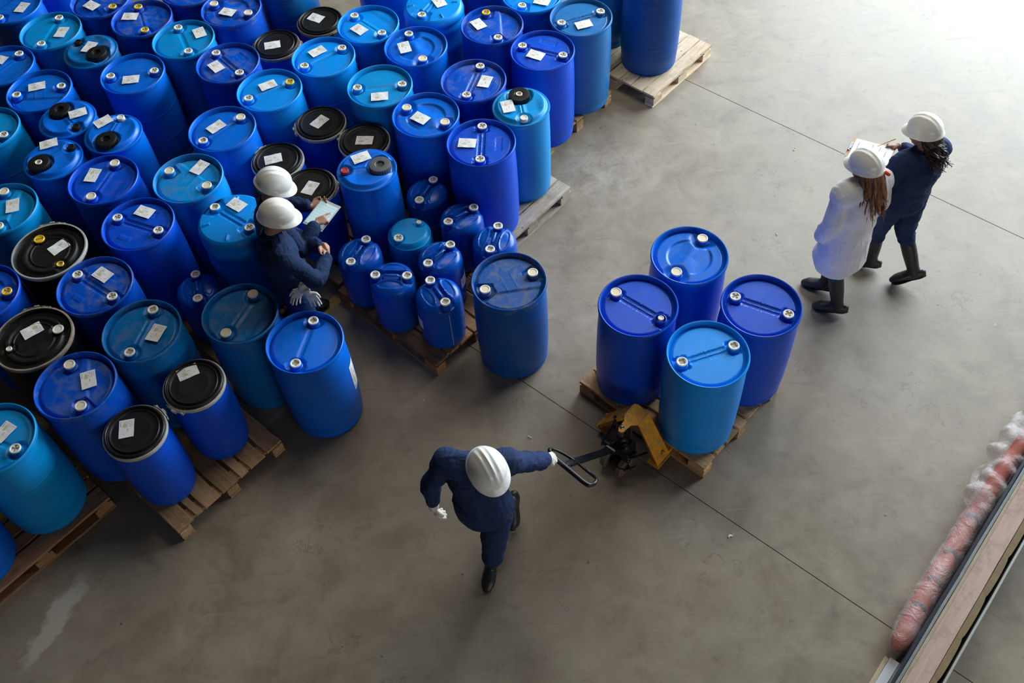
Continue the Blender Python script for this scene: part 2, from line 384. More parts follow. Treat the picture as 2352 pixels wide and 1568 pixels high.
    dd = math_n(nt, 'ADD', math_n(nt, 'POWER', math_n(nt, 'ABSOLUTE', math_n(nt, 'DIVIDE', u, 0.11)), 2.0), math_n(nt, 'POWER', math_n(nt, 'ABSOLUTE', math_n(nt, 'DIVIDE', v, 0.42)), 2.0))
    pm = ramp(nt, dd, [(0.35, (0.75, 0.75, 0.75)), (1.0, (0, 0, 0))]); c = mix(nt, pm, c, (0.46, 0.43, 0.34))
    # worn yellow line beside the pallets
    lx = math_n(nt, 'ADD', math_n(nt, 'MULTIPLY', sx.outputs[0], -0.72), math_n(nt, 'MULTIPLY', sx.outputs[1], 0.70))
    la = math_n(nt, 'LESS_THAN', math_n(nt, 'ABSOLUTE', math_n(nt, 'SUBTRACT', lx, 4.94)), 0.05)
    lu = math_n(nt, 'ADD', math_n(nt, 'MULTIPLY', sx.outputs[0], 0.70), math_n(nt, 'MULTIPLY', sx.outputs[1], 0.72))
    lb = math_n(nt, 'MULTIPLY', math_n(nt, 'GREATER_THAN', lu, 2.55), math_n(nt, 'LESS_THAN', lu, 4.2))
    lw = math_n(nt, 'GREATER_THAN', noise_n(nt, P, 12, 5, 0.7), 0.40)
    c = mix(nt, math_n(nt, 'MULTIPLY', math_n(nt, 'MULTIPLY', la, lb), math_n(nt, 'MULTIPLY', lw, 0.8)), c, (0.55, 0.33, 0.05))
    nt.links.new(c, b.inputs['Base Color'])
    nt.links.new(math_n(nt, 'MULTIPLY_ADD', med, 0.25, 0.42), b.inputs['Roughness']); b.inputs['Specular IOR Level'].default_value = 0.45
    bump(nt, b, fine, 0.10, 0.004); return m
FLM = floor_mat()
# floor slabs are one surface; the sawn joints are narrow grooves cut between strips
fb = MB()
d = Vector((cos(radians(-43.7)), sin(radians(-43.7)), 0)); nn = Vector((-d.y, d.x, 0))
offs = [Vector((0.059, 4.51, 0)).dot(nn), Vector((1.978, 8.029, 0)).dot(nn)]
gap = 0.0032; edges = [-30, offs[0]-gap, offs[0]+gap, offs[1]-gap, offs[1]+gap, 40]
for i in range(5):
    a, c = edges[i], edges[i+1]; z = -0.004 if i in (1, 3) else 0.0
    q = [nn*a-d*40, nn*a+d*40, nn*c+d*40, nn*c-d*40]
    fb.add([(p.x, p.y, z) for p in q], [(0, 1, 2, 3)], 1 if i in (1, 3) else 0)
    if i in (1, 3):
        for e in (a, c):
            q = [nn*e-d*40, nn*e+d*40]; fb.add([(q[0].x, q[0].y, 0), (q[1].x, q[1].y, 0), (q[1].x, q[1].y, -.004), (q[0].x, q[0].y, -.004)], [(0, 1, 2, 3)], 1)
JOINT = simple('joint_sealant', (0.13, 0.105, 0.066), 0.9, nz=0.6)
fl = link('floor', fb.mesh('floor', [FLM, JOINT], smooth=False)); tag(fl, kind='structure')

# ---------------------------------------------------------------- people
bpy.context.view_layer.update()
def remeshed(name, mb, voxel, mat, parent, smooth=4, amp=0.0, fr=8.0, seed=0, stretch=(1, 1, 1), keep=None):
    me0 = bpy.data.meshes.new('tmp'); me0.from_pydata(mb.v, [], mb.f); me0.update()
    global TSC
    if 'TSC' not in globals(): TSC = bpy.data.scenes.new('remesh_bench')
    o = bpy.data.objects.new('tmp', me0); TSC.collection.objects.link(o)
    m = o.modifiers.new('r', 'REMESH'); m.mode = 'VOXEL'; m.voxel_size = voxel
    sm = o.modifiers.new('s', 'SMOOTH'); sm.factor = .5; sm.iterations = smooth
    
    with bpy.context.temp_override(scene=TSC, view_layer=TSC.view_layers[0]): dg = bpy.context.evaluated_depsgraph_get(); me = bpy.data.meshes.new_from_object(o.evaluated_get(dg))
    bpy.data.objects.remove(o, do_unlink=True); bpy.data.meshes.remove(me0)
    if amp:
        nrm = [v.normal.copy() for v in me.vertices]
        for v, vn in zip(me.vertices, nrm):
            q = Vector((v.co.x*stretch[0], v.co.y*stretch[1], v.co.z*stretch[2]))*fr+Vector((seed, 0, 0))
            n_ = noise.noise(q)+.5*noise.noise(q*2.1+Vector((7, 3, 1))); r_ = 1-abs(noise.noise(q*1.3+Vector((3, 9, 2))))*2
            v.co += vn*amp*(n_+.8*max(0, r_)**3)
    me.name = name; me.materials.clear(); me.materials.append(mat); me.polygons.foreach_set('use_smooth', [True]*len(me.polygons))
    return link(name, me, parent)
def V(*a): return Vector(a)
def hand(mb, wr, d, pn, side, curl=(.35, .4, .45, .5), s=1.0, thumb=.6, spread=.05, length=1.0, fat=0.0):
    """wr wrist point, d finger direction, pn palm normal (fingers curl towards it), side +1: thumb on d x pn side"""
    wr = Vector(wr); d = Vector(d).normalized(); pn = Vector(pn); pn = (pn-d*pn.dot(d)).normalized(); l = d.cross(pn)*side
    mb.tube([wr-d*.03*s, wr+d*.01*s, wr+d*.045*s, wr+d*.082*s], [(.026*s+fat, .019*s+fat), (.028*s+fat, .018*s+fat), (.040*s+fat, .0155*s+fat), (.040*s+fat, .013*s+fat)], 14, side=l)
    L = (.070, .080, .074, .058)
    for i in range(4):
        off = l*(.031-.0205*i)*s; p = wr+d*.080*s+off; dd = (d+l*spread*(1.5-i)).normalized(); pts = [p-dd*.012*s, p]; a = 0; c = curl[i]
        for k, fr in enumerate((.45, .32, .25)):
            a += c*(1.0, 1.1, .8)[k]; q = dd*cos(a)+pn*sin(a); p = p+q*L[i]*fr*s*length; pts.append(p)
        r = (.0090, .0086, .0080, .0072)[i]*s+fat*.8; mb.tube(pts, [r*1.05, r*1.05, r, r*.93, r*.82], 10)
    p = wr+d*.020*s+l*.026*s; q1 = (d*.55+l*(.85-.35*thumb)+pn*.45*thumb).normalized(); q2 = (d*.85+l*(.35-.6*thumb)+pn*.55*thumb).normalized(); q3 = (d*.9-l*.25*thumb+pn*.5*thumb).normalized()
    mb.tube([p-q1*.012*s, p+q1*.030*s, p+q1*.030*s+q2*.030*s, p+q1*.030*s+q2*.030*s+q3*.022*s], [.0135*s+fat, .0120*s+fat, .0100*s+fat, .0085*s+fat], 10)
def head_mesh(mb, c, fw, tilt=0.0):
    """c = head centre (ear height); fw = unit facing vector (horizontal); tilt > 0 looks down"""
    c = Vector(c); f = Vector((fw[0], fw[1], 0)).normalized(); f = (f*cos(tilt)-V(0, 0, 1)*sin(tilt)); r = f.cross(V(0, 0, 1)).normalized(); u = r.cross(f)
    R = Matrix((r, f, u)).transposed()
    def P(x, y, z): return c+R @ V(x, y, z)
    mb.ball(P(0, -.012, .035), (.076, .096, .088), 20, R); mb.ball(P(0, .030, -.035), (.060, .066, .075), 18, R); mb.ball(P(0, .062, -.085), (.028, .026, .024), 12, R)
    mb.tube([P(0, .088, .030), P(0, .104, -.008), P(0, .112, -.022), P(0, .094, -.032)], [.008, .011, .014, .010], 10)
    for s in (-1, 1):
        mb.ball(P(s*.036, .080, .034), (.022, .010, .008), 10, R); mb.ball(P(s*.040, .068, -.030), (.022, .020, .022), 10, R)
        mb.tube([P(s*.074, -.006, .030), P(s*.082, -.020, .022), P(s*.082, -.018, .0), P(s*.075, -.002, -.026)], [(.008, .005), (.012, .006), (.010, .006), (.007, .005)], 8)
    for z in (-.055, -.063): mb.tube([P(-.022, .088, z-.002), P(0, .099, z), P(.022, .088, z-.002)], [.004, .0055, .004], 8)
    return R, P
def eyes(root, P, R):
    for s in (-1, 1):
        mb = MB(); mb.ball(P(s*.032, .074, .012), .0125, 14, R); mb.ball(P(s*.032, .084, .012), (.006, .004, .006), 10, R, 1)
        link('eye', mb.mesh('eye', [EYEW, RUBBER], angle=0), root)
def helmet(root, P, R, mat, seed=0, brim=.032, ridges=1.0):
    """hard hat shell, placed with the head frame"""
    mb = MB(); na, nr = 72, 22; vs = []; fs = []
    A, B, H = .111, .132, .120
    def pt(an, t):
        ca, sa = cos(an), sin(an)   # an = 90deg is forward (+y)
        front = max(0, sa)
        if t <= 1:
            ph = t*pi/2; x = A*sin(ph)*ca; y = B*sin(ph)*sa; z = H*cos(ph)
            if ridges:
                lat = x; g = .0075*exp(-(lat/.009)**2)+.006*(exp(-((abs(lat)-.036)/.009)**2)); g *= sstep(1.0, .86, t) if sa > -1 else 1
                g *= 1-sstep(.80, .97, t); z += g*ridges
            return (x, y, z)
        k = t-1   # brim
        w = .012+brim*front**1.5*(1 if True else 0); x = (A+w*k*.8)*ca; y = (B+w*k)*sa; z = -.004-.016*k-.010*k*front-.004*(1 if k > .8 else 0)
        return (x, y, z)
    ts = [i/nr for i in range(nr+1)]+[1.25, 1.6, 1.9, 2.0]
    for t in ts:
        for i in range(na): vs.append(P(*(lambda q: (q[0], q[1]-.008, q[2]+.048))(pt(2*pi*i/na, max(t, .004)))))
    # underside
    for k in (1.95, 1.3, .95):
        for i in range(na): q = pt(2*pi*i/na, k); vs.append(P(q[0]*(.985 if k < 1 else 1), q[1]*(.985 if k < 1 else 1)-.008, q[2]+.048-.004))
    M = len(ts)+3
    for k in range(M-1):
        for i in range(na): j = (i+1) % na; fs.append((k*na+i, (k+1)*na+i, (k+1)*na+j, k*na+j))
    fs.append(tuple(range(na)))
    o = link('hard_hat', mb.add(vs, fs).mesh('hard_hat', mat, angle=50), root)
    mb = MB()
    for s in (-1, 1): mb.box(P(s*.111, .0, .050), (.008, .034, .010), R)
    mb.box(P(0, -.137, .048), (.032, .008, .010), R)
    link('helmet_clip', mb.mesh('helmet_clip', HATM2, smooth=False), o); return o
def torso(mb, pel, che, neck, shL, shR, fw, e=0.0, waist=.0, hipw=.165, chw=.165, dep=.115, butt=0.0):
    side = (Vector(shR)-Vector(shL)).normalized(); pel, che, neck = Vector(pel), Vector(che), Vector(neck); fw = Vector(fw).normalized()
    mid = pel.lerp(che, .5)
    mb.tube([pel-V(0, 0, .07), pel+V(0, 0, .03), mid, che, che.lerp(neck, .55), neck], [(hipw*.86+e, dep*.95+e), (hipw+e, dep+e), (hipw*.86+e-waist, dep*.9+e), (chw+e, dep+e), (chw*.72+e, dep*.72+e), (.062+e*.3, .06+e*.3)], 24, side=side, res=4)
    for sh in (shL, shR):
        sh = Vector(sh); mb.tube([che.lerp(neck, .55), sh.lerp(che.lerp(neck, .7), .3), sh], [(.075+e, .075+e), (.066+e, .066+e), (.058+e, .060+e)], 16, side=fw, res=3)
def limb(mb, pts, r, e=0.0, n=16, res=5): mb.tube(pts, [x+e for x in r], n, res=res)
def boots(root, kn, an, toe, h, mat=RUBBER):
    """rubber boot: shaft from height h on the shin to the ankle, foot towards toe"""
    kn, an, toe = Vector(kn), Vector(an), Vector(toe); toe = an+(toe-an)*min(1, .155/(toe-an).length); f = toe-an; f.z = 0; f.normalize(); up = (kn-an).normalized()
    mb = MB(); top = an+up*h; sole = (toe-an); foot = sole.normalized()
    mb.tube([top, top.lerp(an, .5), an+up*.04, an-up*.02], [(.062, .062), (.060, .062), (.050, .054), (.048, .052)], 18, res=4)
    L = (toe-an).length; s_ = foot.cross(up).normalized(); dn = s_.cross(foot).normalized()
    if dn.z > 0: dn = -dn
    Q = lambda k, h_: an+foot*k+dn*h_
    mb.tube([Q(-.050, .045), Q(-.01, .035), an+foot*.05+dn*.018, an+foot*L*.62+dn*.008, an+foot*L*.92, toe+foot*.032], [(.036, .040), (.044, .050), (.047, .048), (.051, .040), (.050, .034), (.034, .024)], 18, side=s_, res=4)
    o = remeshed('boot', mb, .007, mat, root, 3)
    mb = MB(); b0 = Q(-.062, .078); b1 = toe+foot*.042+dn*.034; sd = (b1-b0)
    mb.tube([b0, b0+sd*.12, b0+sd*.30, b0+sd*.42, b0+sd*.72, b0+sd*.92, b1], [(.022, .014), (.038, .015), (.038, .013), (.038, .009), (.051, .010), (.042, .010), (.018, .008)], 14, side=s_, res=3)
    link('boot_sole', mb.mesh('boot_sole', SOLE), o)
def collar(mb, neck, fw, r=.075):
    fw = Vector(fw).normalized(); s = fw.cross(V(0, 0, 1)); pts = []
    for k in range(13): a = radians(-150+25*k); d_ = -fw*cos(a)+s*sin(a); pts.append(Vector(neck)+d_*r+V(0, 0, .004)-fw*.01)
    mb.tube(pts, [(.026, .008)]*13, 8, side=(0, 0, 1))
def person(label, base, face, J, suit, skin, bootH=(.30, .30), hats=HATM, ridge=.6, handsL=None, handsR=None, gloves=None, hair=None, headtilt=.15, headdir=(0, 1), suitE=.018, amp=.0085, sc=1.0, seed=1, cuff=(.9, .9), group=None):
    rz = atan2(face[1], face[0])-pi/2
    root = thing('person', label, 'person', (base[0], base[1], 0), rz, group)
    fw = V(0, 1, 0); b = MB()
    J = {k: Vector(v)*sc for k, v in J.items()}
    torso(b, J['pel'], J['che'], J['neck'], J['shL'], J['shR'], fw)
    b.tube([J['neck']-V(0, 0, .04), J['neck']+V(0, 0, .03), J['head']-V(0, 0, .05)], [.056, .052, .052], 14, res=3)
    R, P = head_mesh(b, J['head'], headdir, headtilt)
    for s in 'LR':
        limb(b, [J['sh'+s], J['el'+s], J['wr'+s]], [.048, .038, .026]); limb(b, [J['hip'+s], J['kn'+s], J['an'+s]], [.080, .052, .038])
        toe = J['toe'+s]; b.tube([J['an'+s], J['an'+s].lerp(toe, .5), J['an'+s].lerp(toe, .9)], [(.034, .034), (.034, .024), (.028, .016)], 12, side=(1, 0, 0))
    for s, H in (('L', handsL), ('R', handsR)):
        H = H or {}; d_ = Vector(H.get('d', J['wr'+s]-J['el'+s])); pn = Vector(H.get('pn', (1 if s == 'L' else -1, 0, 0)))
        kw = {k: v for k, v in H.items() if k in ('curl', 'thumb', 'spread')}
        # thumb side
        hand(b, J['wr'+s], d_, pn, H.get('side', 1), s=(.92 if gloves and s in gloves else 1.0), **kw)
        if gloves and s in gloves:
            g2 = MB(); hand(g2, J['wr'+s], d_, pn, H.get('side', 1), s=.92, fat=.0055, **kw); g2.tube([J['wr'+s].lerp(J['el'+s], .30), J['wr'+s]+d_.normalized()*.01], [.038, .034], 14)
            remeshed('glove', g2, .0045, GLOVEW, root, 2, .0012, 40)
    remeshed('body', b, .0065, skin, root, 3)
    eyes(root, P, R)
    c = MB(); e = suitE
    torso(c, J['pel'], J['che'], J['neck']-V(0, 0, .015), J['shL'], J['shR'], fw, e+.012)
    for s in 'LR':
        wr = J['el'+s].lerp(J['wr'+s], cuff[0 if s == 'L' else 1])
        limb(c, [J['che'].lerp(J['neck'], .5).lerp(J['sh'+s], .75), J['sh'+s], J['sh'+s].lerp(J['el'+s], .5), J['el'+s], J['el'+s].lerp(wr, .5), wr], [.062, .066, .058, .054, .048, .040], e*.6)
        an = J['an'+s]; kn = J['kn'+s]; h_ = bootH[0 if s == 'L' else 1]; L = (kn-an).length; low = an.lerp(kn, max(.05, (h_-.05)/L)) if h_ > 0 else an
        limb(c, [J['hip'+s]+V(0, 0, .03), J['hip'+s].lerp(kn, .5), kn, low], [.100, .088, .070, .058], e*.6)
    collar(c, J['neck']+V(0, 0, -.005), fw)
    remeshed('coverall', c, .0080, suit, root, 3, amp, 6.0, seed, (1, 1, 1.6))
    for s in 'LR': boots(root, J['kn'+s], J['an'+s], J['toe'+s], bootH[0 if s == 'L' else 1])
    helmet(root, P, R, hats, seed, ridges=ridge)
    return root, P, R, J
def short_hair(root, P, R, mat):
    mb = MB(); na = 40; vs = []; fs = []
    for t in (0.55, .75, 1.0, 1.25, 1.42):
        for i in range(na+1):
            a = radians(150+240*i/na); ph = t*pi/2; x = .083*sin(ph)*cos(a)*(1.0 if t < 1.1 else .96); y = .106*sin(ph)*sin(a)-.014; z = .035+.096*cos(ph); vs.append(P(x, y, z))
    n = na+1
    for k in range(4):
        for i in range(na): fs.append((k*n+i, (k+1)*n+i, (k+1)*n+i+1, k*n+i+1))
    o = link('hair', mb.add(vs, fs).mesh('hair', mat, angle=0), root); m = o.modifiers.new('t', 'SOLIDIFY'); m.thickness = .008; m.offset = 1

# worker pulling the jack
KW = dict(head=(-.045, .105, 1.58), neck=(-.03, .025, 1.46), che=(.03, -.05, 1.27), pel=(.02, .01, .96), shL=(-.165, -.045, 1.40), shR=(.215, -.080, 1.40),
 elL=(-.300, -.170, 1.15), wrL=(-.425, -.300, .935), elR=(.335, -.075, 1.13), wrR=(.345, -.045, .89), hipL=(-.075, 0, .92), hipR=(.10, -.01, .92),
 knL=(-.02, .075, .50), anL=(.02, .03, .10), toeL=(.06, .17, .03), knR=(-.03, -.13, .49), anR=(-.155, -.36, .22), toeR=(-.135, -.20, .06))
w_, P, R, _ = person('man in navy coverall, white helmet and white gloves pulling the yellow pallet jack', (-.25, 2.95), (0, -1), KW, NAVYC, SKIN, (.20, .22), HATM,
 handsL=dict(d=(-.55, -.50, -.62), pn=(.35, -.2, -.9), curl=(1.05, 1.05, 1.05, 1.05), thumb=.9, side=-1), handsR=dict(d=(-.16, .16, -1), pn=(-.9, -.35, 0), curl=(.35, .42, .5, .55), thumb=.7, side=1), gloves='LR', cuff=(.80, .70), ridge=1.0, headtilt=.30, headdir=(-.45, .9), seed=2)
short_hair(w_, P, R, HAIRK)
mb = MB(); mb.tube([V(.035, .10, 1.36), V(.04, .085, 1.2), V(.03, .12, 1.05), V(.02, .12, .92)], .0035, 8, res=4); link('zip', mb.mesh('zip', BLKM), w_)

# man with tablet
KA = dict(head=(0, .06, 1.535), neck=(0, 0, 1.42), che=(0, -.01, 1.24), pel=(0, .0, .95), shL=(-.19, .0, 1.36), shR=(.19, .0, 1.36),
 elL=(-.245, .10, 1.12), wrL=(-.10, .27, 1.15), elR=(.26, .10, 1.12), wrR=(.13, .26, 1.19), hipL=(-.09, 0, .92), hipR=(.09, 0, .92),
 knL=(-.10, .03, .49), anL=(-.10, 0, .09), toeL=(-.11, .19, .03), knR=(.10, .03, .49), anR=(.10, 0, .09), toeR=(.11, .19, .03))
a_, P, R, _ = person('man in navy coverall and white helmet holding a tablet, standing behind the other man', (-1.705, 5.30), (.95, .30), KA, NAVYC2, SKIN, (.25, .25), HATM,
 handsL=dict(d=(.15, .98, .02), pn=(.3, .05, .95), curl=(.5, .45, .4, .4), thumb=.2, side=-1), handsR=dict(d=(-.30, .95, .05), pn=(0, .1, -1), curl=(.12, 1.1, 1.2, 1.2), thumb=.4, side=1), headtilt=.42, headdir=(.25, 1), sc=1.04, ridge=.5, seed=4, cuff=(.85, .85))
short_hair(a_, P, R, HAIRK)
mb = MB(); ta = atan2(.12, 1)-pi/2
tb = thing('tablet', 'white tablet with pale striped screen held by the standing man', 'tablet', (-1.375, 5.375, 1.205), 0)
rotT = Matrix.Rotation(radians(-56), 3, 'Z')
mb.box((0, 0, 0), (.26, .185, .008), bev=.003); link('case', mb.mesh('tablet_case', simple('tablet_white', (.62, .60, .56), .4), smooth=False), tb)
def screen():
    m, nt, b = new_mat('lit_striped_screen'); tc = nd(nt, 'ShaderNodeTexCoord'); sp = nd(nt, 'ShaderNodeSeparateXYZ'); nt.links.new(tc.outputs['Object'], sp.inputs[0])
    st = math_n(nt, 'GREATER_THAN', math_n(nt, 'SINE', math_n(nt, 'MULTIPLY', sp.outputs[0], 250.0)), 0.1)
    ln = math_n(nt, 'GREATER_THAN', math_n(nt, 'SINE', math_n(nt, 'MULTIPLY', sp.outputs[0], 1000.0)), 0.6)
    c = mix(nt, st, (0.62, 0.80, 0.82), (0.50, 0.72, 0.76)); c = mix(nt, math_n(nt, 'MULTIPLY', ln, .35), c, (0.40, 0.60, 0.62))
    nt.links.new(c, b.inputs['Base Color']); nt.links.new(c, b.inputs['Emission Color']); b.inputs['Emission Strength'].default_value = 0.35; b.inputs['Roughness'].default_value = 0.3; return m
mb = MB(); mb.box((0, 0, .0045), (.215, .165, .0015)); link('screen', mb.mesh('tablet_screen', screen(), smooth=False), tb)
tb.rotation_euler = (radians(0), radians(-8), radians(55))

# man with clasped hands
KB = dict(head=(0, .07, 1.545), neck=(0, 0, 1.43), che=(0, -.01, 1.25), pel=(0, 0, .96), shL=(-.19, .0, 1.37), shR=(.19, .0, 1.37),
 elL=(-.25, .12, 1.13), wrL=(-.02, .285, 1.12), elR=(.25, .16, 1.12), wrR=(.075, .305, 1.10), hipL=(-.09, 0, .92), hipR=(.09, 0, .92),
 knL=(-.10, .03, .49), anL=(-.10, 0, .09), toeL=(-.11, .19, .03), knR=(.10, .03, .49), anR=(.10, 0, .09), toeR=(.11, .19, .03))
b_, P, R, _ = person('man in navy coverall and white helmet with clasped hands and gloves hanging from his pocket', (-1.650, 4.945), (.93, .36), KB, NAVYC2, SKIN, (.25, .25), HATM2,
 handsL=dict(d=(.95, .25, 0), pn=(.1, -.9, -.3), curl=(.6, .65, .7, .75), thumb=.7, side=-1), handsR=dict(d=(-.9, .35, 0), pn=(0, -.8, .2), curl=(.7, .75, .8, .85), thumb=.7, side=1), headtilt=.22, headdir=(.32, 1), sc=1.05, ridge=.12, seed=6, cuff=(.9, .9))
short_hair(b_, P, R, HAIRK)
# gloves hanging from the back pocket
gl = MB()
hand(gl, (.02, 0, .02), (.62, .10, -.78), (0, 1, 0), 1, curl=(.45, .35, .4, .5), s=.95, thumb=.2, spread=.12)
hand(gl, (-.02, .035, .0), (-.28, .0, -.96), (0, 1, 0), -1, curl=(.3, .2, .2, .3), s=.95, thumb=.2, spread=.10)
gl.tube([(.0, .01, .07), (.0, .01, .0)], [(.035, .022), (.042, .026)], 12, side=(1, 0, 0))
gr = remeshed('work_gloves', gl, .0038, GLOVEW, None, 1, .0010, 40); tag(gr, 'pair of cream knit gloves hanging from the back pocket of the man with clasped hands', 'gloves')
gr.location = (-1.500, 4.760, 1.07); gr.rotation_euler = (0, 0, 3.3)

# woman in white coat
KC = dict(head=(0, .035, 1.49), neck=(0, -.01, 1.385), che=(0, -.02, 1.21), pel=(0, 0, .93), shL=(-.165, 0, 1.32), shR=(.165, 0, 1.32),
 elL=(-.225, -.03, 1.06), wrL=(-.200, .05, .85), elR=(.225, -.01, 1.07), wrR=(.21, .10, .86), hipL=(-.085, 0, .89), hipR=(.085, 0, .89),
 knL=(-.05, -.04, .49), anL=(-.01, -.15, .10), toeL=(-.13, -.04, .03), knR=(.06, .10, .49), anR=(.04, .09, .10), toeR=(-.07, .21, .03))
c_, P, R, _ = person('woman with long auburn hair in a white coat and white helmet walking away', (2.675, 5.10), (-.35, .94), KC, TEALC, SKIN_L, (.34, .34), HATM2, suitE=.006, amp=.002,
 handsL=dict(d=(.1, .35, -1), pn=(.9, 0, 0), curl=(.5, .5, .5, .5), side=1), handsR=dict(d=(-.1, .3, -1), pn=(-.9, 0, 0), side=1), headtilt=.12, headdir=(-.28, 1), seed=8, cuff=(.95, .95))
ct = MB(); torso(ct, KC['pel'], KC['che'], Vector(KC['neck'])-V(0, 0, .01), KC['shL'], KC['shR'], (0, 1, 0), .042)
ct.tube([(0, 0, .95), (0, -.005, .80), (.0, .0, .66), (.005, .01, .55)], [(.190, .145), (.205, .165), (.215, .180), (.218, .190)], 28, side=(1, 0, 0), res=3)
for s in 'LR':
    j = {k: Vector(v) for k, v in KC.items()}
    limb(ct, [j['che'].lerp(j['neck'], .5).lerp(j['sh'+s], .75), j['sh'+s], j['sh'+s].lerp(j['el'+s], .5), j['el'+s], j['el'+s].lerp(j['wr'+s], .5), j['wr'+s]+(j['wr'+s]-j['el'+s])*.02], [.070, .076, .072, .068, .064, .058], .006)
collar(ct, V(0, -.01, 1.385), (0, 1, 0), .082)
remeshed('coat', ct, .009, COATW, c_, 3, .008, 5.0, 21, (1, 1, .7))
mb = MB(); pts = [(.188*cos(radians(a)), -.005+.150*sin(radians(a)), .965-.012*sin(radians(a)*1)) for a in range(-150, -29, 10)]; mb.tube(pts, [(.018, .006)]*len(pts), 8, side=(0, 0, 1)); link('coat_belt', mb.mesh('coat_belt', COATW), c_)
# long hair strands
def strands(root, P, mat, n, L, spread, waves, seed, z0=-.01, drop=1.0, back=.105):
    rnd = random.Random(seed); mb = MB()
    for i in range(n):
        a = radians(-172+164*(i+.5)/n+rnd.uniform(-4, 4)); x0, y0 = .084*cos(a), .100*sin(a)-.012
        ln = L*(.72+.28*rnd.random())*(1-.30*abs(cos(a))**2); ph = rnd.uniform(0, 6); pts = []; rad = []
        for k in range(9):
            t = k/8; w = waves*t*sin(ph+t*7); ox = x0*(1+.42*t)+w+rnd.uniform(-.004, .004); oy = y0-(.045*sin(min(1, t*1.3)*pi/2))*abs(sin(a))-spread*t+w*.4
            pts.append(P(ox, oy, z0+.02-ln*t)); q = (1-t**2.5); rad.append((.019*q+.003, .010*q+.002))
        mb.tube(pts, rad, 8, side=None, res=2)
    for i in range(n*2):
        a = radians(-178+176*rnd.random()); x0, y0 = .088*cos(a), .104*sin(a)-.012; ln = L*rnd.uniform(.6, 1.05); ph = rnd.uniform(0, 6); pts = []
        for k in range(8):
            t = k/7; w = waves*1.6*t*sin(ph+t*6); pts.append(P(x0*(1+.3*t)+w, y0-.05*t*abs(sin(a))-spread*t*1.2+w*.5, z0-ln*t))
        mb.tube(pts, [.0035]*7+[.001], 5, res=2)
    return link('hair', mb.mesh('hair', mat), root)
strands(c_, P, HAIRB, 22, .37, .050, .034, 5)
mb = MB(); mb.tube([P(.030, -.160, .030), P(.030, -.178, .026)], .016, 14); link('ratchet_knob', mb.mesh('ratchet_knob', ORANGE), c_)

# woman with clipboard
KD = dict(head=(0, .045, 1.535), neck=(0, -.01, 1.42), che=(0, -.03, 1.24), pel=(0, 0, .95), shL=(-.175, 0, 1.35), shR=(.175, 0, 1.35),
 elL=(-.25, .03, 1.09), wrL=(-.22, .27, 1.10), elR=(.26, .10, 1.10), wrR=(.06, .27, 1.20), hipL=(-.09, 0, .91), hipR=(.09, 0, .91),
 knL=(-.06, .09, .50), anL=(-.03, .07, .10), toeL=(-.14, .19, .03), knR=(.115, -.03, .50), anR=(.175, -.22, .15), toeR=(.03, -.16, .045))
d_, P, R, _ = person('woman with dark curly hair in navy coverall and white helmet writing on a clipboard', (3.175, 5.35), (-.35, .94), KD, NAVYC, SKIN_D, (.36, .36), HATM2,
 handsL=dict(d=(.1, 1, 0), pn=(0, 0, 1), curl=(.4, .4, .4, .4), thumb=.3, side=-1), handsR=dict(d=(-.75, .65, -.1), pn=(-.2, -.3, -.9), curl=(.5, .8, .9, .9), thumb=.8, side=1), headtilt=.2, headdir=(-.35, 1), seed=10, cuff=(.85, .85))
def curls(root, P, mat, n, seed):
    rnd = random.Random(seed); mb = MB()
    for i in range(n):
        a = radians(-165+150*rnd.random()); x0, y0 = .080*cos(a)*rnd.uniform(.6, 1.05), .098*sin(a)-.012; ln = .17+.12*rnd.random()*abs(sin(a)); ph = rnd.uniform(0, 6); pts = []; rc = rnd.uniform(.010, .019); ox, oy = rnd.uniform(-.05, .05), rnd.uniform(-.10, -.01)
        for k in range(14):
            t = k/13; pts.append(P(x0+ox*t+rc*cos(ph+t*15), y0+oy*t-.03*t+rc*sin(ph+t*15), .005-ln*t))
        mb.tube(pts, [(.010*(1-t_*.8/13)) for t_ in range(14)], 6, res=2)
    mb.ball(P(0, -.085, -.045), (.085, .060, .085), 16)
    return link('hair', mb.mesh('hair', mat), root)
curls(d_, P, HAIRD, 90, 3)
mb = MB(); mb.tube([(.19*cos(radians(a)), .135*sin(radians(a)), .985) for a in range(-180, 1, 15)], [(.020, .006)]*13, 8, side=(0, 0, 1)); link('belt', mb.mesh('belt', NAVYC), d_)
# clipboard
CLIPW = simple('clipboard_hardboard', (0.50, 0.30, 0.15), 0.6, nz=0.1)
cb = thing('clipboard', 'wooden clipboard with white sheets held between the two walking women', 'clipboard', (2.905, 5.60, 1.185), 0)
mb = MB(); mb.box((0, 0, 0), (.235, .335, .004)); link('board', mb.mesh('clip_board', CLIPW, smooth=False), cb)
SHEET = simple('white_sheet', (0.80, 0.80, 0.82), 0.6)
mb = MB(); mb.box((0, -.01, .0035), (.215, .300, .003)); sh = link('paper_sheet', mb.mesh('sheet', SHEET, smooth=False), cb)
INK = simple('printed_ink', (0.08, 0.08, 0.09), 0.6)
mb = MB()
for y, w, x in ((.105, .15, 0), (.0, .17, 0), (-.11, .12, -.02), (-.06, .07, .04), (.05, .06, -.05)): mb.box((x, y, .0055), (w, .0035, .0006))
link('printed_line', mb.mesh('lines', INK, smooth=False), sh)
mb = MB(); mb.tube([(-.045, .155, .008), (-.03, .148, .014), (.03, .148, .014), (.045, .155, .008)], .004, 8); mb.box((0, .158, .009), (.10, .018, .008), bev=.003); link('clip', mb.mesh('clip', CHR, smooth=False), cb)
cb.rotation_euler = (radians(-4), radians(0), radians(57))
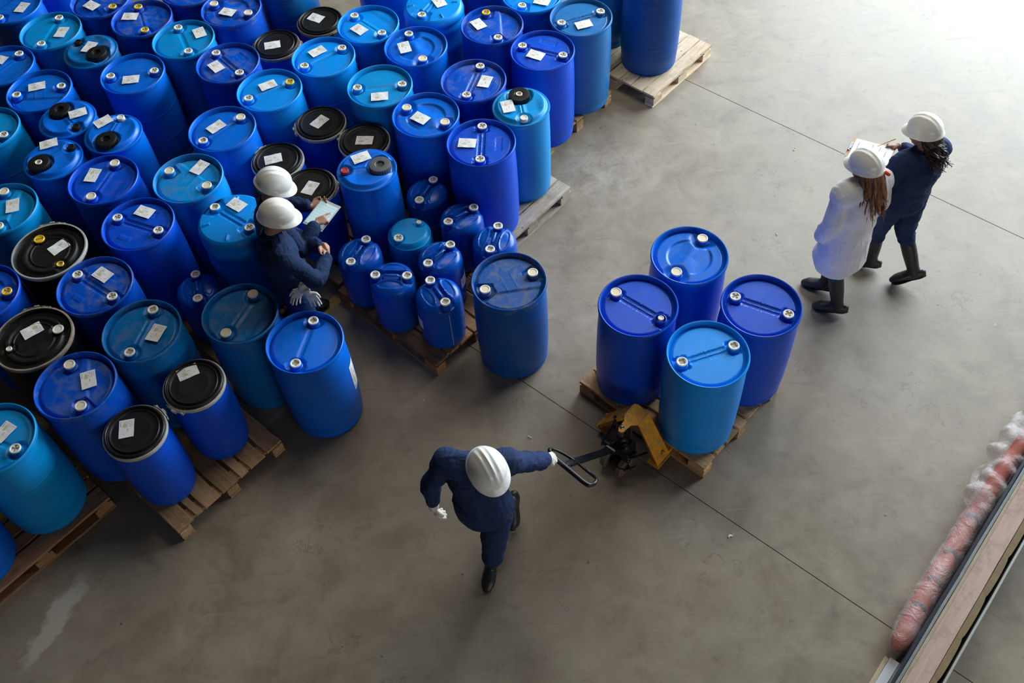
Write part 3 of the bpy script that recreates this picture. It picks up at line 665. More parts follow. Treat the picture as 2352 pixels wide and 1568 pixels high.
pn_ = MB(); pn_.tube([(-.07, 0, 0), (.06, 0, .03), (.075, 0, .0335)], [.002, .0042, .0042], 8); po = link('pencil', pn_.mesh('pencil', simple('orange_pencil', (0.75, 0.33, 0.06), 0.5)), None, (3.02, 5.62, 1.235), (0, 0, radians(12)))
tag(po, 'thin orange pencil in the writing woman\'s hand above the clipboard', 'pencil')

bpy.data.scenes.remove(TSC)
# ---------------------------------------------------------------- pallets
UA = Vector((.70, .714, 0)); VB = Vector((-.714, .70, 0))
def uvp(u, v): return UA*u+VB*v
BTH = 0.022
def board_mesh(L, w, t, seed, rag=0.004):
    rnd = random.Random(seed); mb = MB(); n = 10; vs = []
    for i in range(n+1):
        x = -L/2+L*i/n; j = rnd.uniform(-rag, rag); e = rnd.uniform(-rag, rag)*1.5 if i in (0, n) else 0
        zz = rnd.uniform(-.001, .001)
        for (y, z) in ((-w/2+j, -t/2), (w/2+j, -t/2), (w/2+j-.003, t/2+zz), (-w/2+j+.003, t/2+zz)): vs.append((x+e, y, z))
    fs = [(0, 1, 2, 3), tuple(n*4+k for k in (3, 2, 1, 0))]
    for i in range(n):
        for k in range(4):
            a, b = i*4+k, i*4+(k+1) % 4; fs.append((a, a+4, b+4, b))
    return mb.add(vs, fs)
_bc = {}
def bmesh_cached(key, L, w, t, mat):
    if key not in _bc: _bc[key] = board_mesh(L, w, t, sum(map(ord, str(key))) % 9973).mesh('board', mat, smooth=False)
    return _bc[key]
def pallet(label, u0, v0, along='v', mat=None, tight=False, blue_corner=False, ang=0.0, worn=False, boards=None, dim=(1.0, 1.2)):
    """1.2 x 1.0 m pallet, min corner (u0, v0) in the aisle frame; boards run along the 1.2 m side"""
    su, sv = (dim if along == 'v' else (dim[1], dim[0]))
    c = uvp(u0+su/2, v0+sv/2); rz = atan2(UA.y, UA.x)+(pi/2 if along == 'v' else 0)+ang
    L, Wd = dim[1], dim[0]
    r = thing('wooden_pallet', label, 'pallet', (c.x, c.y, 0), rz, 'wooden pallets under the drums')
    m = mat or PALW
    if boards is None: boards = [.145, .10, .145, .10, .145, .10, .145] if not tight else [.14]*7
    n = len(boards); g = (Wd-sum(boards))/(n-1); y = -Wd/2
    for i, w in enumerate(boards):
        o = link('deck_board', bmesh_cached(('d', i % 4, round(w, 3), L), L, w, BTH, PALW), r, (0, y+w/2, .144-BTH/2), (0, 0, random.uniform(-.004, .004)), m); y += w+g
    for x in (-L/2+.0725, 0, L/2-.0725):
        link('stringer_board', bmesh_cached(('s', 0, Wd), Wd, .10, BTH, PALW), r, (x, 0, .144-BTH*1.5), (0, 0, pi/2), m)
        for yy in (-Wd/2+.05, 0, Wd/2-.05):
            mm = BLUEPAINT if (blue_corner and x > .1 and yy < -.1) else m
            key = ('blk',)
            if key not in _bc: _bc[key] = MB().box((0, 0, 0), (.145, .10, .078), bev=.004).mesh('block', PALW, smooth=False)
            link('block', _bc[key], r, (x, yy, .061), (0, 0, random.uniform(-.03, .03)), mm)
    for yy in (-Wd/2+.05, 0, Wd/2-.05):
        link('bottom_board', bmesh_cached(('b', 0, L), L, .10, BTH, PALW), r, (0, yy, BTH/2), (0, 0, 0), m)
    return r
pallet('brown pallet at the lower left, under the two front black-lidded barrels', .60, 4.15, 'v', PALW, blue_corner=True, boards=[.145, .145, .075, .145, .145, .06, .145])
pallet('dark brown pallet at the left frame edge under the bright teal barrel', -.76, 4.785, 'u', PALD)
pallet('worn brown pallet carrying the group of small blue jerry drums', 2.885, 3.672, 'v', PALD, ang=-.03)
pallet('grey weathered pallet sticking out below the tall teal barrel with a big black cap', 4.0, 4.085, 'u', PALG, dim=(1.0, 1.1))
pallet('wooden pallet whose corner shows right of the pale blue front barrel at the top', 5.38, 4.60, 'v', PALW)
pallet('pale clean pallet under the lone navy barrel at the top', 6.57, 4.22, 'u', PALP, tight=True, dim=(1.0, 1.0))
pallet('brown pallet on the yellow pallet jack carrying four blue barrels', 3.46, 1.48, 'v', PALW, ang=-.02)
hid = [('dark pallet under the barrels left of the washed teal barrel', .60, 5.40), ('pallet under the teal barrels at the left edge', .62, 6.64),
 ('pallet glimpsed behind the small jug drum among the barrels', 1.76, 5.08), ('pallet under the wide black-capped barrels', 1.72, 6.34),
 ('pallet beneath the upper-left azure barrels', 1.72, 7.60), ('pallet under the barrels just behind the two men', 2.96, 4.93), ('pallet under the black-lidded barrels in the middle', 2.98, 6.15),
 ('pallet under the dusty teal barrels at the upper left', 2.95, 7.36), ('pallet under the swirl-topped barrels in the centre', 4.05, 5.20), ('pallet under the black-lidded barrels at the top', 4.05, 6.44),
 ('pallet under the upper azure barrels', 5.10, 5.84), ('pallet in the back row at the top edge', 4.05, 7.68), ('pallet in the back row at the top left', 2.95, 8.6)]
for lb, u, v in hid: pallet(lb, u, v, 'v', PALD)

# ---------------------------------------------------------------- drums
DRUM_H = .935
def head_fn(var):
    def f(x, y):
        r = hypot(x, y)
        z = -.024*sstep(.236, .262, r)+.005*(1-min(1, r/.236)**2)
        if var == 'round':
            for s in (-1, 1):
                d = hypot(x-s*.205, y); z -= .022*(1-sstep(.058, .080, d))*(1-sstep(.236, .25, r))
            z -= .006*(1-sstep(.006, .030, abs(y)))*(1-sstep(.11, .15, abs(x)))
        elif var in ('bar', 'clean'):
            for s in (-1, 1):
                dx, dy = abs(x-s*.205), abs(y); d = (dx**5+dy**5)**.2
                z -= .024*(1-sstep(.052, .066, d))*(1-sstep(.236, .25, r))
            a = 1-sstep(.13, .148, abs(x))
            z -= a*(.011*(1-sstep(.027, .034, abs(y)))); z += a*.007*(1-sstep(.004, .008, abs(y)))
            if var == 'clean': return .908+z
            d = max(abs(y-.145)-.024, abs(x)-.075); z -= .005*(1-sstep(0, .006, d))
            if d < 0: z += .0022*(sin(x*190)*sin(y*230) > .1)
            d = max(abs(y+.15)-.018, abs(x+.03)-.05); z += .003*(1-sstep(0, .006, d))
        elif var == 'swirl':
            for s in (-1, 1):
                d = hypot(x-s*.215, y); z -= .030*(1-sstep(.050, .115, d))*(1-sstep(.238, .252, r))
            g = sstep(.0, .10, abs(y)-.25*abs(x))
            z -= .014*(1-sstep(.155, .172, r))*g
            z += .006*(1-sstep(.0, .05, abs(y)))*(1-sstep(.07, .13, abs(x)))
        elif var == 'wedge':
            for s in (-1, 1):
                lx = s*x-.115; w = .035+.45*max(0, lx)
                z -= .024*sstep(0, .012, lx)*(1-sstep(w, w+.010, abs(y)))*(1-sstep(.238, .25, r))
            z -= .010*sstep(.075, .095, y+.25*x); z += .0025*(1-sstep(0, .004, abs(abs(x)-.04)-.001))*(1-sstep(.06, .10, abs(y)))
        elif var == 'lobe':
            for s in (-1, 1):
                d = hypot((x-s*.20)*.8, y*1.0); z -= .020*(1-sstep(.05, .075, d))*(1-sstep(.238, .25, r))
            z -= .008*sstep(.01, .05, y)*(1-sstep(.14, .20, abs(y)))+.006*(1-sstep(.0, .02, abs(y)))
        return .908+z
    return f
def drum_body(var, seam=True, taper=False):
    mb = MB()
    pr = [(.20, .012), (.238, .010), (.252, .0), (.266, .003), (.274, .018), (.277, .045), (.271, .066), (.270, .078), (.279, .10), (.285, .20)]
    if seam: pr += [(.2862, .300), (.2863, .318), (.2880, .322), (.2880, .326), (.2864, .330), (.2865, .345)]
    pr += [(.2875, .46)]
    if seam: pr += [(.2868, .585), (.2867, .598), (.2883, .602), (.2883, .606), (.2866, .610), (.2865, .625)]
    pr += [(.285, .70), (.281, .80), (.274, .862), (.268, .885), (.268, .893), (.281, .897), (.2885, .904), (.2890, .924), (.2865, .932), (.282, .9355), (.277, .934), (.2725, .927), (.270, .912), (.266, .894), (.262, .884)]
    mb.lathe(pr, 72); mb.field(.262, head_fn(var), 34, 110, gamma=.85)
    for s in (-1, 1):
        x = s*.195; mb.lathe([(.046, .880), (.046, .898), (.041, .902), (.041, .928), (.037, .930)], 28, (x, 0, 0))
    return mb
def tight_body():
    """tight-head drum with a rounded shoulder and rolling hoops"""
    mb = MB()
    pr = [(.20, .010), (.25, .0), (.268, .012), (.278, .04), (.279, .19), (.284, .21), (.286, .24), (.284, .27), (.279, .29), (.279, .52), (.284, .54), (.286, .575), (.284, .61), (.278, .63), (.278, .73), (.284, .745), (.286, .77), (.284, .795),
          (.276, .81), (.276, .828), (.285, .842), (.286, .862), (.280, .886), (.268, .908), (.252, .918)]
    mb.lathe(pr, 72)
    def f(x, y):
        r = hypot(x, y); z = .918+.010*(1-(r/.252)**2)
        for s in (-1, 1):
            lx = s*x-.12; z -= .022*sstep(0, .02, lx)*(1-sstep(.05+.3*max(0, lx), .07+.3*max(0, lx), abs(y)))
        a = 1-sstep(.115, .13, abs(x)); z -= a*.012*(1-sstep(.026, .036, abs(y))); z += a*.012*(1-sstep(.010, .014, abs(y-.0)))
        for ax, ay, c, s_ in ((.12, .17, .6, .8), (-.12, .17, .6, -.8), (.12, -.17, .6, -.8), (-.12, -.17, .6, .8)):
            u = (x-ax)*c+(y-ay)*s_; v = -(x-ax)*s_+(y-ay)*c; z += .010*(1-sstep(.026, .032, abs(u)))*(1-sstep(.006, .010, abs(v)))
        return z
    mb.field(.252, f, 34, 110, gamma=.9)
    for s in (-1, 1): mb.lathe([(.046, .895), (.044, .925), (.040, .930), (.037, .930)], 28, (s*.195, 0, 0))
    return mb
def cap_body():
    mb = MB()
    pr = [(.17, .01), (.205, .0), (.224, .010), (.234, .03), (.238, .08), (.242, .25), (.244, .45), (.243, .65), (.240, .80), (.236, .880), (.239, .900), (.2455, .912), (.2465, .924), (.243, .931), (.236, .932), (.230, .930)]
    mb.lathe(pr, 64)
    def f(x, y):
        r = hypot(x, y); z = .930+.030*(1-sstep(.195, .226, r))
        d1 = hypot(x+.112, y); d2 = hypot(x-.175, y)
        z -= .034*(1-sstep(.098, .122, d1)); z -= .030*(1-sstep(.040, .072, d2))*(1-sstep(.232, .25, r))
        z -= .006*(1-sstep(.003, .012, abs(y)))*sstep(-.02, .0, x)*(1-sstep(.10, .12, x))
        z -= .010*sstep(.0, .05, abs(y))*(1-sstep(.12, .19, abs(y)))*sstep(-.10, .05, x)*(1-sstep(.08, .16, x))
        return max(z, .915)
    mb.field(.230, f, 34, 110, gamma=.85)
    return mb
def small_body(flat=False):
    mb = MB()
    pr = [(.12, .008), (.150, .0), (.168, .008), (.178, .03), (.182, .08), (.185, .20), (.187, .30), (.185, .40), (.182, .46), (.178, .485)]
    mb.lathe(pr, 56)
    def f(x, y):
        r = hypot(x, y)
        if flat:
            z = .530-.045*sstep(.135, .178, r)**1.3
            z -= .016*(1-sstep(.040, .055, hypot(x-.115, y))); z -= .016*(1-sstep(.040, .055, hypot(x+.115, y))); return z
        z = .485+.068*max(0, (1-(r/.178)**3.2))**.6
        ch = 1-sstep(.034, .052, abs(y)-.02*sstep(.05, .12, abs(x))); z2 = min(z, .512-.030*sstep(.11, .178, r))
        z = z*(1-ch)+z2*ch
        e = hypot(x/.105, (abs(y)-.088)/.036); z -= .009*(1-sstep(.80, 1.05, e))
        return z
    mb.field(.178, f, 34, 96, gamma=.7)
    for s in (-1, 1):
        if flat: rr = .040 if s > 0 else .024; mb.lathe([(rr+.003, .505), (rr, .535), (rr-.002, .537)], 24, (s*.115, 0, 0))
        else: mb.lathe([(.046, .488), (.041, .503), (.039, .548), (.036, .550)], 24, (s*.128, 0, 0))
    return mb
def small_handle():
    mb = MB(); mb.tube([(-.072, 0, .495), (-.066, 0, .535), (-.050, 0, .552), (.050, 0, .552), (.066, 0, .535), (.072, 0, .495)], [(.008, .012)]*6, 10, side=(0, 0, 1)); return mb
def lid_body():
    mb = MB()
    pr = [(.15, .008), (.180, .0), (.198, .012), (.207, .04), (.214, .12), (.221, .28), (.2225, .40), (.220, .55), (.213, .66), (.207, .71), (.205, .735), (.212, .742), (.212, .750), (.15, .752)]
    mb.lathe(pr, 64); return mb
def lid_top():
    mb = MB()
    pr = [(.2135, .748), (.2145, .757), (.212, .766), (.206, .772), (.199, .773), (.195, .769), (.190, .758), (.183, .756), (.178, .760), (.175, .768), (.171, .771), (.166, .769), (.162, .762), (.156, .7615), (.11, .7615), (.108, .7618), (.105, .7615), (.002, .7613)]
    mb.lathe(pr, 64); return mb
def ring_mesh(R, z, h, t):
    mb = MB(); mb.lathe([(R-t, z-h), (R-.002, z-h), (R+.001, z-h*.6), (R, z), (R+.001, z+h*.6), (R-.002, z+h), (R-t, z+h)], 72, close=True); return mb
def latch_mesh(R, z):
    mb = MB()
    for dz, r, a0, a1 in ((0, R+.010, -.34, .30), (.010, R+.006, -.20, .36)):
        pts = [(r*cos(a0+(a1-a0)*k/8), r*sin(a0+(a1-a0)*k/8), z+dz) for k in range(9)]; mb.tube(pts, [(.011, .004)]*9, 8, side=(0, 0, 1))
    mb.box((R+.012, 0, z), (.02, .035, .03)); mb.box(((R+.010)*cos(.28), (R+.010)*sin(.28), z), (.02, .02, .028)); return mb
def biglid():
    mb = MB()
    def f(x, y):
        r = hypot(x, y); z = .925-.030*sstep(.205, .215, 0)  # base plane
        z = .900+.022*(1-sstep(.203, .222, r))+.0
        z -= .010*(1-sstep(.168, .186, r))*1; z += .006*(1-sstep(.150, .156, r))*sstep(.140, .146, r)
        for s, q in ((-1, .052), (1, .042)):
            d = hypot(x-s*.178, y); z -= .012*(1-sstep(q, q+.018, d))
        return z
    mb.field(.262, f, 36, 110, gamma=.9)
    mb.lathe([(.262, .900), (.268, .915), (.272, .930), (.276, .934), (.280, .932)], 72)
    for s, rr in ((-1, .040), (1, .028)): mb.lathe([(rr+.004, .895), (rr+.002, .918), (rr-.002, .919)], 28, (s*.178, 0, 0))
    return mb
def bung_mesh(r=.037, style='cross'):
    """screw cap at the origin, top at z=.012"""
    mb = MB(); mb.lathe([(r-.002, -.006), (r, -.002), (r, .006), (r-.003, .010)], 32)
    def inrec(x, y):
        a = r*.62
        if style == 'cross': return (abs(x) < r*.20 and abs(y) < a) or (abs(y) < r*.20 and abs(x) < a)
        if style == 'square': return max(abs(x), abs(y)) < r*.40 or ((abs(x) < r*.2 and abs(y) < a) or (abs(y) < r*.2 and abs(x) < a))
        if style == 'slot': return abs(y) < r*.10 and abs(x) < r*.75
        return False
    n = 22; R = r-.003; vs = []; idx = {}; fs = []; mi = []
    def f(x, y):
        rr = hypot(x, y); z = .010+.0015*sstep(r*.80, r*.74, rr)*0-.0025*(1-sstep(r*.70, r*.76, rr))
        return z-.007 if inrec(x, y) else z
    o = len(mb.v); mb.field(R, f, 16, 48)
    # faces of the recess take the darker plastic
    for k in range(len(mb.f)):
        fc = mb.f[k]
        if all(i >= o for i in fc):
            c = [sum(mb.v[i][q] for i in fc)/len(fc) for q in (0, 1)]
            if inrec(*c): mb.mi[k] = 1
    return mb
def smallcap_mesh():
    mb = MB(); n = 20; vs = []
    for k, (r, z) in enumerate(((.034, 0), (.034, .030), (.031, .036))):
        for i in range(n*2): rr = r*(1 if i % 2 else .93) if k < 2 else r; vs.append((rr*cos(pi*i/n), rr*sin(pi*i/n), z))
    fs = [(k*2*n+i, k*2*n+(i+1) % (2*n), (k+1)*2*n+(i+1) % (2*n), (k+1)*2*n+i) for k in range(2) for i in range(2*n)]
    mb.add(vs, fs); mb.lathe([(.031, .036), (.026, .037), (.024, .034), (.001, .034)], 2*n); return mb
def bigcap_mesh():
    mb = MB(); n = 28; vs = []
    for k, (r, z) in enumerate(((.090, 0), (.091, .040), (.086, .050))):
        for i in range(n*4): rr = r*(1 if i % 4 else .955) if k < 2 else r; vs.append((rr*cos(pi*i/(2*n)), rr*sin(pi*i/(2*n)), z))
    N = 4*n; fs = [(k*N+i, k*N+(i+1) % N, (k+1)*N+(i+1) % N, (k+1)*N+i) for k in range(2) for i in range(N)]
    mb.add(vs, fs); mb.lathe([(.086, .050), (.078, .052), (.040, .051), (.036, .048), (.034, .036), (.030, .032), (.001, .032)], N); return mb
def paper_mesh(w, h, seed):
    rnd = random.Random(seed); n, m = 8, 6; vs = []; fs = []; uv = []
    ph = rnd.uniform(0, 6)
    for j in range(m+1):
        for i in range(n+1):
            x, y = -w/2+w*i/n, -h/2+h*j/m
            z = .0012+.0012*(1+sin(x*70+ph+y*30))
            if rnd.random() < .0: z += .002
            vs.append((x, y, z)); uv.append((i/n, j/m))
    for j in range(m):
        for i in range(n): a = j*(n+1)+i; fs.append((a, a+1, a+n+2, a+n+1))
    me = MB().add(vs, fs).mesh('paper', PAPER, angle=0)
    ul = me.uv_layers.new(name='UV')
    for lp in me.loops: ul.data[lp.index].uv = uv[lp.vertex_index]
    return me
def side_label_mesh(R, a0, a1, z0, z1):
    vs = []; fs = []; uv = []; n = 10
    for j in range(2):
        for i in range(n+1):
            a = a0+(a1-a0)*i/n; vs.append((R*cos(a), R*sin(a), (z0, z1)[j])); uv.append((i/n, j))
    for i in range(n): fs.append((i, i+1, n+2+i, n+1+i))
    me = MB().add(vs, fs).mesh('side_paper', PAPER, angle=0); ul = me.uv_layers.new(name='UV')
    for lp in me.loops: ul.data[lp.index].uv = uv[lp.vertex_index]
    return me
DM = {v: drum_body(v, v in ('round', 'lobe')).mesh('drum_'+v, ROYAL) for v in ('round', 'bar', 'swirl', 'wedge', 'lobe', 'clean')}
DM['tight'] = tight_body().mesh('drum_tight', ROYAL)
CAPB = cap_body().mesh('wide_cap_drum', ROYAL); SMB = small_body().mesh('jerry_drum', ROYAL); SMF = small_body(True).mesh('flat_small_drum', ROYAL)
SMH = small_handle().mesh('carry_handle', ROYAL); LIDB = lid_body().mesh('open_head_drum', ROYAL); LIDT = lid_top().mesh('drum_lid', BLACKP)
RINGL = ring_mesh(.224, .738, .016, .014).mesh('clamp_ring', RINGM); LATL = latch_mesh(.224, .738).mesh('latch', RINGM)
RINGB = ring_mesh(.2885, .918, .017, .014).mesh('big_clamp_ring', RINGM); LATB = latch_mesh(.2885, .918).mesh('big_latch', RINGM)
BLID = biglid().mesh('big_lid', BLACKP)
_b = MB(); _b.lathe([(.20, .01), (.25, 0), (.270, .01), (.278, .05), (.284, .2), (.287, .45), (.284, .7), (.279, .85), (.274, .90), (.276, .915)], 64); BIGB = _b.mesh('black_drum_body', BLACKB)
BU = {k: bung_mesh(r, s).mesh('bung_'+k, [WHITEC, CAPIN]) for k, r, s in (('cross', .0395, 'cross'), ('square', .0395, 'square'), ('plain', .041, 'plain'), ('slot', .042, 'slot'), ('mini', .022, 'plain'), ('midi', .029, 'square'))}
SCAP = smallcap_mesh().mesh('small_cap', BLACKP); BCAP = bigcap_mesh().mesh('wide_cap', BLACKP)
PAP = [paper_mesh(.148, .105, s) for s in range(4)]
def put_label(r, lab, z, rz):
    if not lab: return
    lx, ly, la = lab; c, s = cos(-rz), sin(-rz)
    o = link('paper_label', PAP[random.randrange(4)], r, (lx*c-ly*s, lx*s+ly*c, z), (random.uniform(-.02, .02), random.uniform(-.02, .02), la-rz))
G1 = 'blue plastic barrels standing on pallets'; G2 = 'barrels with black clamped lids'; G3 = 'blue barrels with a wide screw cap'; G4 = 'small blue jerry drums'
def drum(x, y, z, ang, lab, label, mat, var='round', b1='cross', b2='cross', c1=None, c2=None, group=G1, cat='barrel'):
    rz = (ang if ang is not None else 1.0)
    r = thing('plastic_drum', label, cat, (x, y, z), rz, group)
    link('body', DM[var], r, mat=mat)
    for sgn, st, cm in ((-1, b1, c1), (1, b2, c2)):
        if st is None: continue
        link('bung', BU[st], r, (sgn*.195, 0, .929), (0, 0, random.uniform(0, 1.5)), cm or (WHITEC if st != 'plain' else CREAMC))
    put_label(r, lab, .921 if var != 'tight' else .933, rz); return r
def capdrum(x, y, z, ang, lab, label, mat, bigm=BLACKP, smallm=BLACKP, centre=None):
    rz = ang if ang is not None else .6
    r = thing('wide_cap_drum', label, 'barrel', (x, y, z), rz, G3); link('body', CAPB, r, mat=mat)
    w = link('wide_cap', BCAP, r, (-.112, 0, .925), (0, 0, random.uniform(0, 1)), bigm)
    if centre: link('vent_plug', BU['midi'], w, (0, 0, .045), (0, 0, 0), centre)
    link('small_cap', SCAP, r, (.175, 0, .928), (0, 0, .3), smallm)
    put_label(r, lab, .964, rz); return r
def liddrum(x, y, z, lab, label, latch, ringm=None, mat=None):
    r = thing('open_head_drum', label, 'barrel', (x, y, z), 0, G2); link('body', LIDB, r, mat=mat or ROYAL)
    link('lid', LIDT, r); g = link('clamp_ring', RINGL, r, mat=ringm or RINGM)
    link('latch', LATL, g, rot=(0, 0, latch), mat=ringm or RINGM); put_label(r, lab, .7625, 0); return r
def bigliddrum(x, y, z, ang, lab, label, latch, caps, ringm):
    r = thing('steel_ring_drum', label, 'barrel', (x, y, z), ang, G2); link('body', BIGB, r); link('lid', BLID, r)
    g = link('clamp_ring', RINGB, r, mat=ringm); link('latch', LATB, g, rot=(0, 0, latch-ang), mat=ringm)
    link('bung', BU['slot'] if caps[0] is YELC else BU['plain'], r, (-.178, 0, .918), (0, 0, 1.2), caps[0]); link('small_bung', BU['midi'] if caps[1] is YELC else BU['mini'], r, (.178, 0, .918), (0, 0, .3), caps[1])
    put_label(r, lab, .915, ang); return r
def smalldrum(x, y, z, ang, label, mat=None, flat=False, caps=(None, None)):
    rz = ang if ang is not None else 1.0
    r = thing('jerry_drum', label, 'drum', (x, y, z), rz, G4); link('body', SMF if flat else SMB, r, mat=mat or SMALL)
    if flat: link('bung', BU['mini'], r, (-.115, 0, .537), mat=WHITEC); link('bung', BU['cross'], r, (.115, 0, .537), mat=WHITEC)
    else:
        link('handle', SMH, r, mat=mat or SMALL)
        for s in (-1, 1): link('bung', BU['square'], r, (s*.128, 0, .549), (0, 0, random.uniform(0, 1.5)), WHITEC)
    return r
# ---------------------------------------------------------------- barrels: x, y, z, bung direction, label (dx, dy, angle), ...
P_ = .144
drum(1.34, 3.896, P_, -2.88, None, 'nearest of the four pallet-jack barrels, lighter azure top with a straight channel', AZURE, 'clean', 'square', 'square')
drum(.922, 4.365, P_, -.75, None, 'left barrel of the four on the pallet jack, royal blue with one smaller bung', ROYAL, 'clean', 'plain', 'mini')
drum(1.791, 4.276, P_, -.52, None, 'right barrel of the four on the pallet jack, royal blue with cross bungs', ROYAL, 'clean')
drum(1.365, 4.794, P_, -2.25, None, 'rear barrel of the four on the pallet jack, mid blue with scooped dished top', MID, 'swirl', 'plain', 'plain')
e_ = drum(.013, 4.803, 0, -2.81, None, 'lone worn navy barrel standing on the floor right of the small jerry drums', NAVY, 'wedge', 'plain', 'plain')
drum(-1.51, 4.384, 0, -1.85, None, 'bright blue barrel on the floor in front of the two men, no paper label', MID, 'round', 'square', 'square')
side = link('side_label', side_label_mesh(.2885, -.25, .10, .36, .66), [o for o in COL.objects if o.get('label', '').startswith('bright blue barrel on the floor')][0]); side.rotation_euler = (0, 0, 1.85)
drum(-2.015, 4.700, 0, -2.02, None, 'matt teal-blue barrel without label, left of the man with the hanging gloves', TEAL_DK, 'lobe', 'plain', 'plain', CREAMC, CREAMC)
drum(-3.07, 4.06, P_, -1.18, [.084, .044, -1.29], 'dusty navy barrel behind the frontmost black lid, cut-out pockets round plain bungs', ROYAL_D, 'wedge', 'plain', 'plain')
drum(-2.671, 4.495, P_, -1.86, [.107, -.024, -1.92], 'scratched dark teal barrel beside the label-less teal one at lower left', TEAL_DK, 'lobe', 'square', 'square')
drum(-3.096, 4.962, P_, -.67, [.04, .109, -.67], 'mid blue barrel with a straight channel, right of the yellow-bunged black lid', ROYAL_D, 'bar')
drum(-2.865, 5.564, P_, -.46, [.032, .135, -.48], 'royal blue barrel with channel top, left of the light azure hooped barrel', ROYAL, 'bar')
drum(-3.234, 6.098, P_, -1.91, [-.1, .07, -1.8], 'royal blue barrel right of the white-plugged wide-capped one, thin line between its bungs', ROYAL, 'lobe', 'plain', 'plain')
drum(-2.529, 6.035, P_, -.55, [.08, .124, -2.14], 'dusty light azure barrel with worn pale top, behind the hooped one by the men', AZURE_D, 'wedge', 'plain', 'plain')
drum(-2.12, 5.555, P_, -.7, [.028, .13, -.69], 'light azure hooped barrel half hidden behind the two men', AZURE, 'tight', 'square', 'cross')
drum(-2.31, 6.599, P_, -2.42, [-.056, .042, -2.4], 'azure blue barrel left of the black lid above the men, label in its centre', MID, 'round', 'plain', 'square')
drum(-1.944, 7.054, P_, -2.68, [-.019, .078, -2.69], 'light azure barrel with one yellow and one cream bung', AZURE, 'round', 'cross', 'cross', YELC, WHITEC)
drum(-1.488, 7.453, P_, -2.57, [-.058, .095, -2.54], 'smooth light azure barrel right of the dull black lid, two cross bungs', AZURE, 'round')
drum(-1.093, 7.876, P_, -.84, [-.08, -.057, -.82], 'azure barrel at the top, right of the upper black lid, sunken line between bungs', AZURE, 'lobe')
drum(-.655, 7.499, P_, -1.25, [-.101, .008, -1.34], 'mid blue barrel with scooped top and upright label near the top centre', MID, 'swirl', 'square', 'plain')
drum(-.973, 6.992, P_, 0, [.001, -.128, .01], 'teal barrel with its label at the near rim, behind a black lid', TEAL, 'round')
drum(-.577, 6.571, P_, -.6, [-.045, -.026, -.69], 'mid blue scooped-top barrel with a tilted label, left of the channel-topped violet-blue one', MID, 'swirl', 'plain', 'plain')
drum(-.155, 6.966, P_, -1.92, [.102, -.017, -1.93], 'violet-blue barrel with channel top, left of the teal barrel with a ribbed black cap', ROYAL_D, 'bar')
drum(.047, 7.718, P_, -1.34, [-.122, .039, -1.09], 'violet-blue barrel with one orange-yellow and one white bung near the top', ROYAL_D, 'wedge', 'cross', 'cross', YELC, WHITEC)
drum(.476, 7.297, P_, -.47, [-.063, -.044, -.54], 'tall royal blue barrel at the right edge of the stacks, creased label in its channel', ROYAL, 'bar')
drum(.865, 7.729, P_, -2.83, [.016, -.098, .24], 'washed light blue barrel at the top right corner of the stacks', STEEL, 'clean')
drum(-.124, 6.178, P_, -1.66, [-.114, .017, -.18], 'royal blue channel-topped barrel directly behind the small jerry drums', ROYAL, 'bar')
drum(-4.098, 8.164, P_, -1.8, [.11, -.024, -1.76], 'teal barrel at the upper left, second from the corner, label on its right half', TEAL, 'round')
drum(-2.806, 7.872, P_, -1.2, [.139, .092, -1.18], 'dusty teal barrel left of the violet-blue one, label near its right rim', TEAL, 'round')
drum(-4.019, 7.301, P_, -2.95, [-.036, .07, .23], 'mid azure barrel at the left with ridged top and a wide label above its middle', MID, 'wedge', 'square', 'square')
drum(-3.206, 7.434, P_, .07, [-.005, -.071, .03], 'azure barrel with bungs left and right, right of the ridged azure one', MID, 'round')
drum(-2.353, 7.478, P_, -.9, [-.101, -.031, -.93], 'violet-blue dusty barrel left of the dull black lid near the top', ROYAL_D, 'bar')
drum(-3.249, 8.243, P_, -1.26, [-.118, .057, -.12], 'dusty navy barrel at the top left with two yellow bungs', ROYAL_D, 'lobe', 'cross', 'cross', YELC, YELC)
drum(-3.708, 8.594, P_, 2.42, [-.067, -.07, -.68], 'dusty navy barrel at the top edge with one yellow bung showing and a diamond-set label', ROYAL_D, 'wedge', 'cross', 'cross', YELC, WHITEC)
drum(-2.405, 8.288, P_, 2.65, [-.027, -.041, -.44], 'mid blue barrel at the top edge, above the dusty violet-blue barrel', ROYAL_D, 'swirl', 'plain', 'plain')
drum(-4.573, 8.617, P_, 1.22, [.113, -.035, -1.88], 'mid blue barrel in the very top left corner of the photo', MID, 'wedge')
drum(-4.44, 7.697, P_, -2.23, [-.056, .106, -.43], 'azure barrel cut by the left frame edge, left of the ridged azure one', MID, 'lobe')
drum(-4.379, 6.834, P_, 2.68, None, 'teal-azure barrel at the left edge, left of the two black-capped barrels', TEAL, 'round')
drum(-4.013, 5.856, P_, -1.45, [.081, .033, -1.37], 'teal-azure barrel at the left edge just above the yellow-bunged black lid', TEAL, 'wedge', 'plain', 'plain')
drum(-3.956, 4.973, P_, 3.14, None, 'royal blue barrel at the left edge with a yellow bung, between two big black lids', ROYAL, 'swirl', 'cross', 'cross', YELC, YELC)
drum(-3.55, 3.668, P_, 2.65, [.058, .055, -2.17], 'bright teal barrel at the lower left with horizontal seam lines', TEAL, 'round')
drum(-3.985, 3.235, P_, 1.0, None, 'azure barrel body mostly outside the lower left frame edge', MID, 'round')
drum(-.486, 8.115, P_, .98, [.06, .006, -1.17], 'light teal hooped barrel at the top edge centre', AZURE, 'tight')
drum(.448, 8.135, P_, .99, [.085, -.11, -.43], 'light teal barrel at the top edge, left of the washed blue corner barrel', AZURE, 'wedge')
drum(-1.926, 8.66, P_, .97, None, 'teal barrel side showing at the top edge, left of the highest black lid', TEAL_DK, 'round')
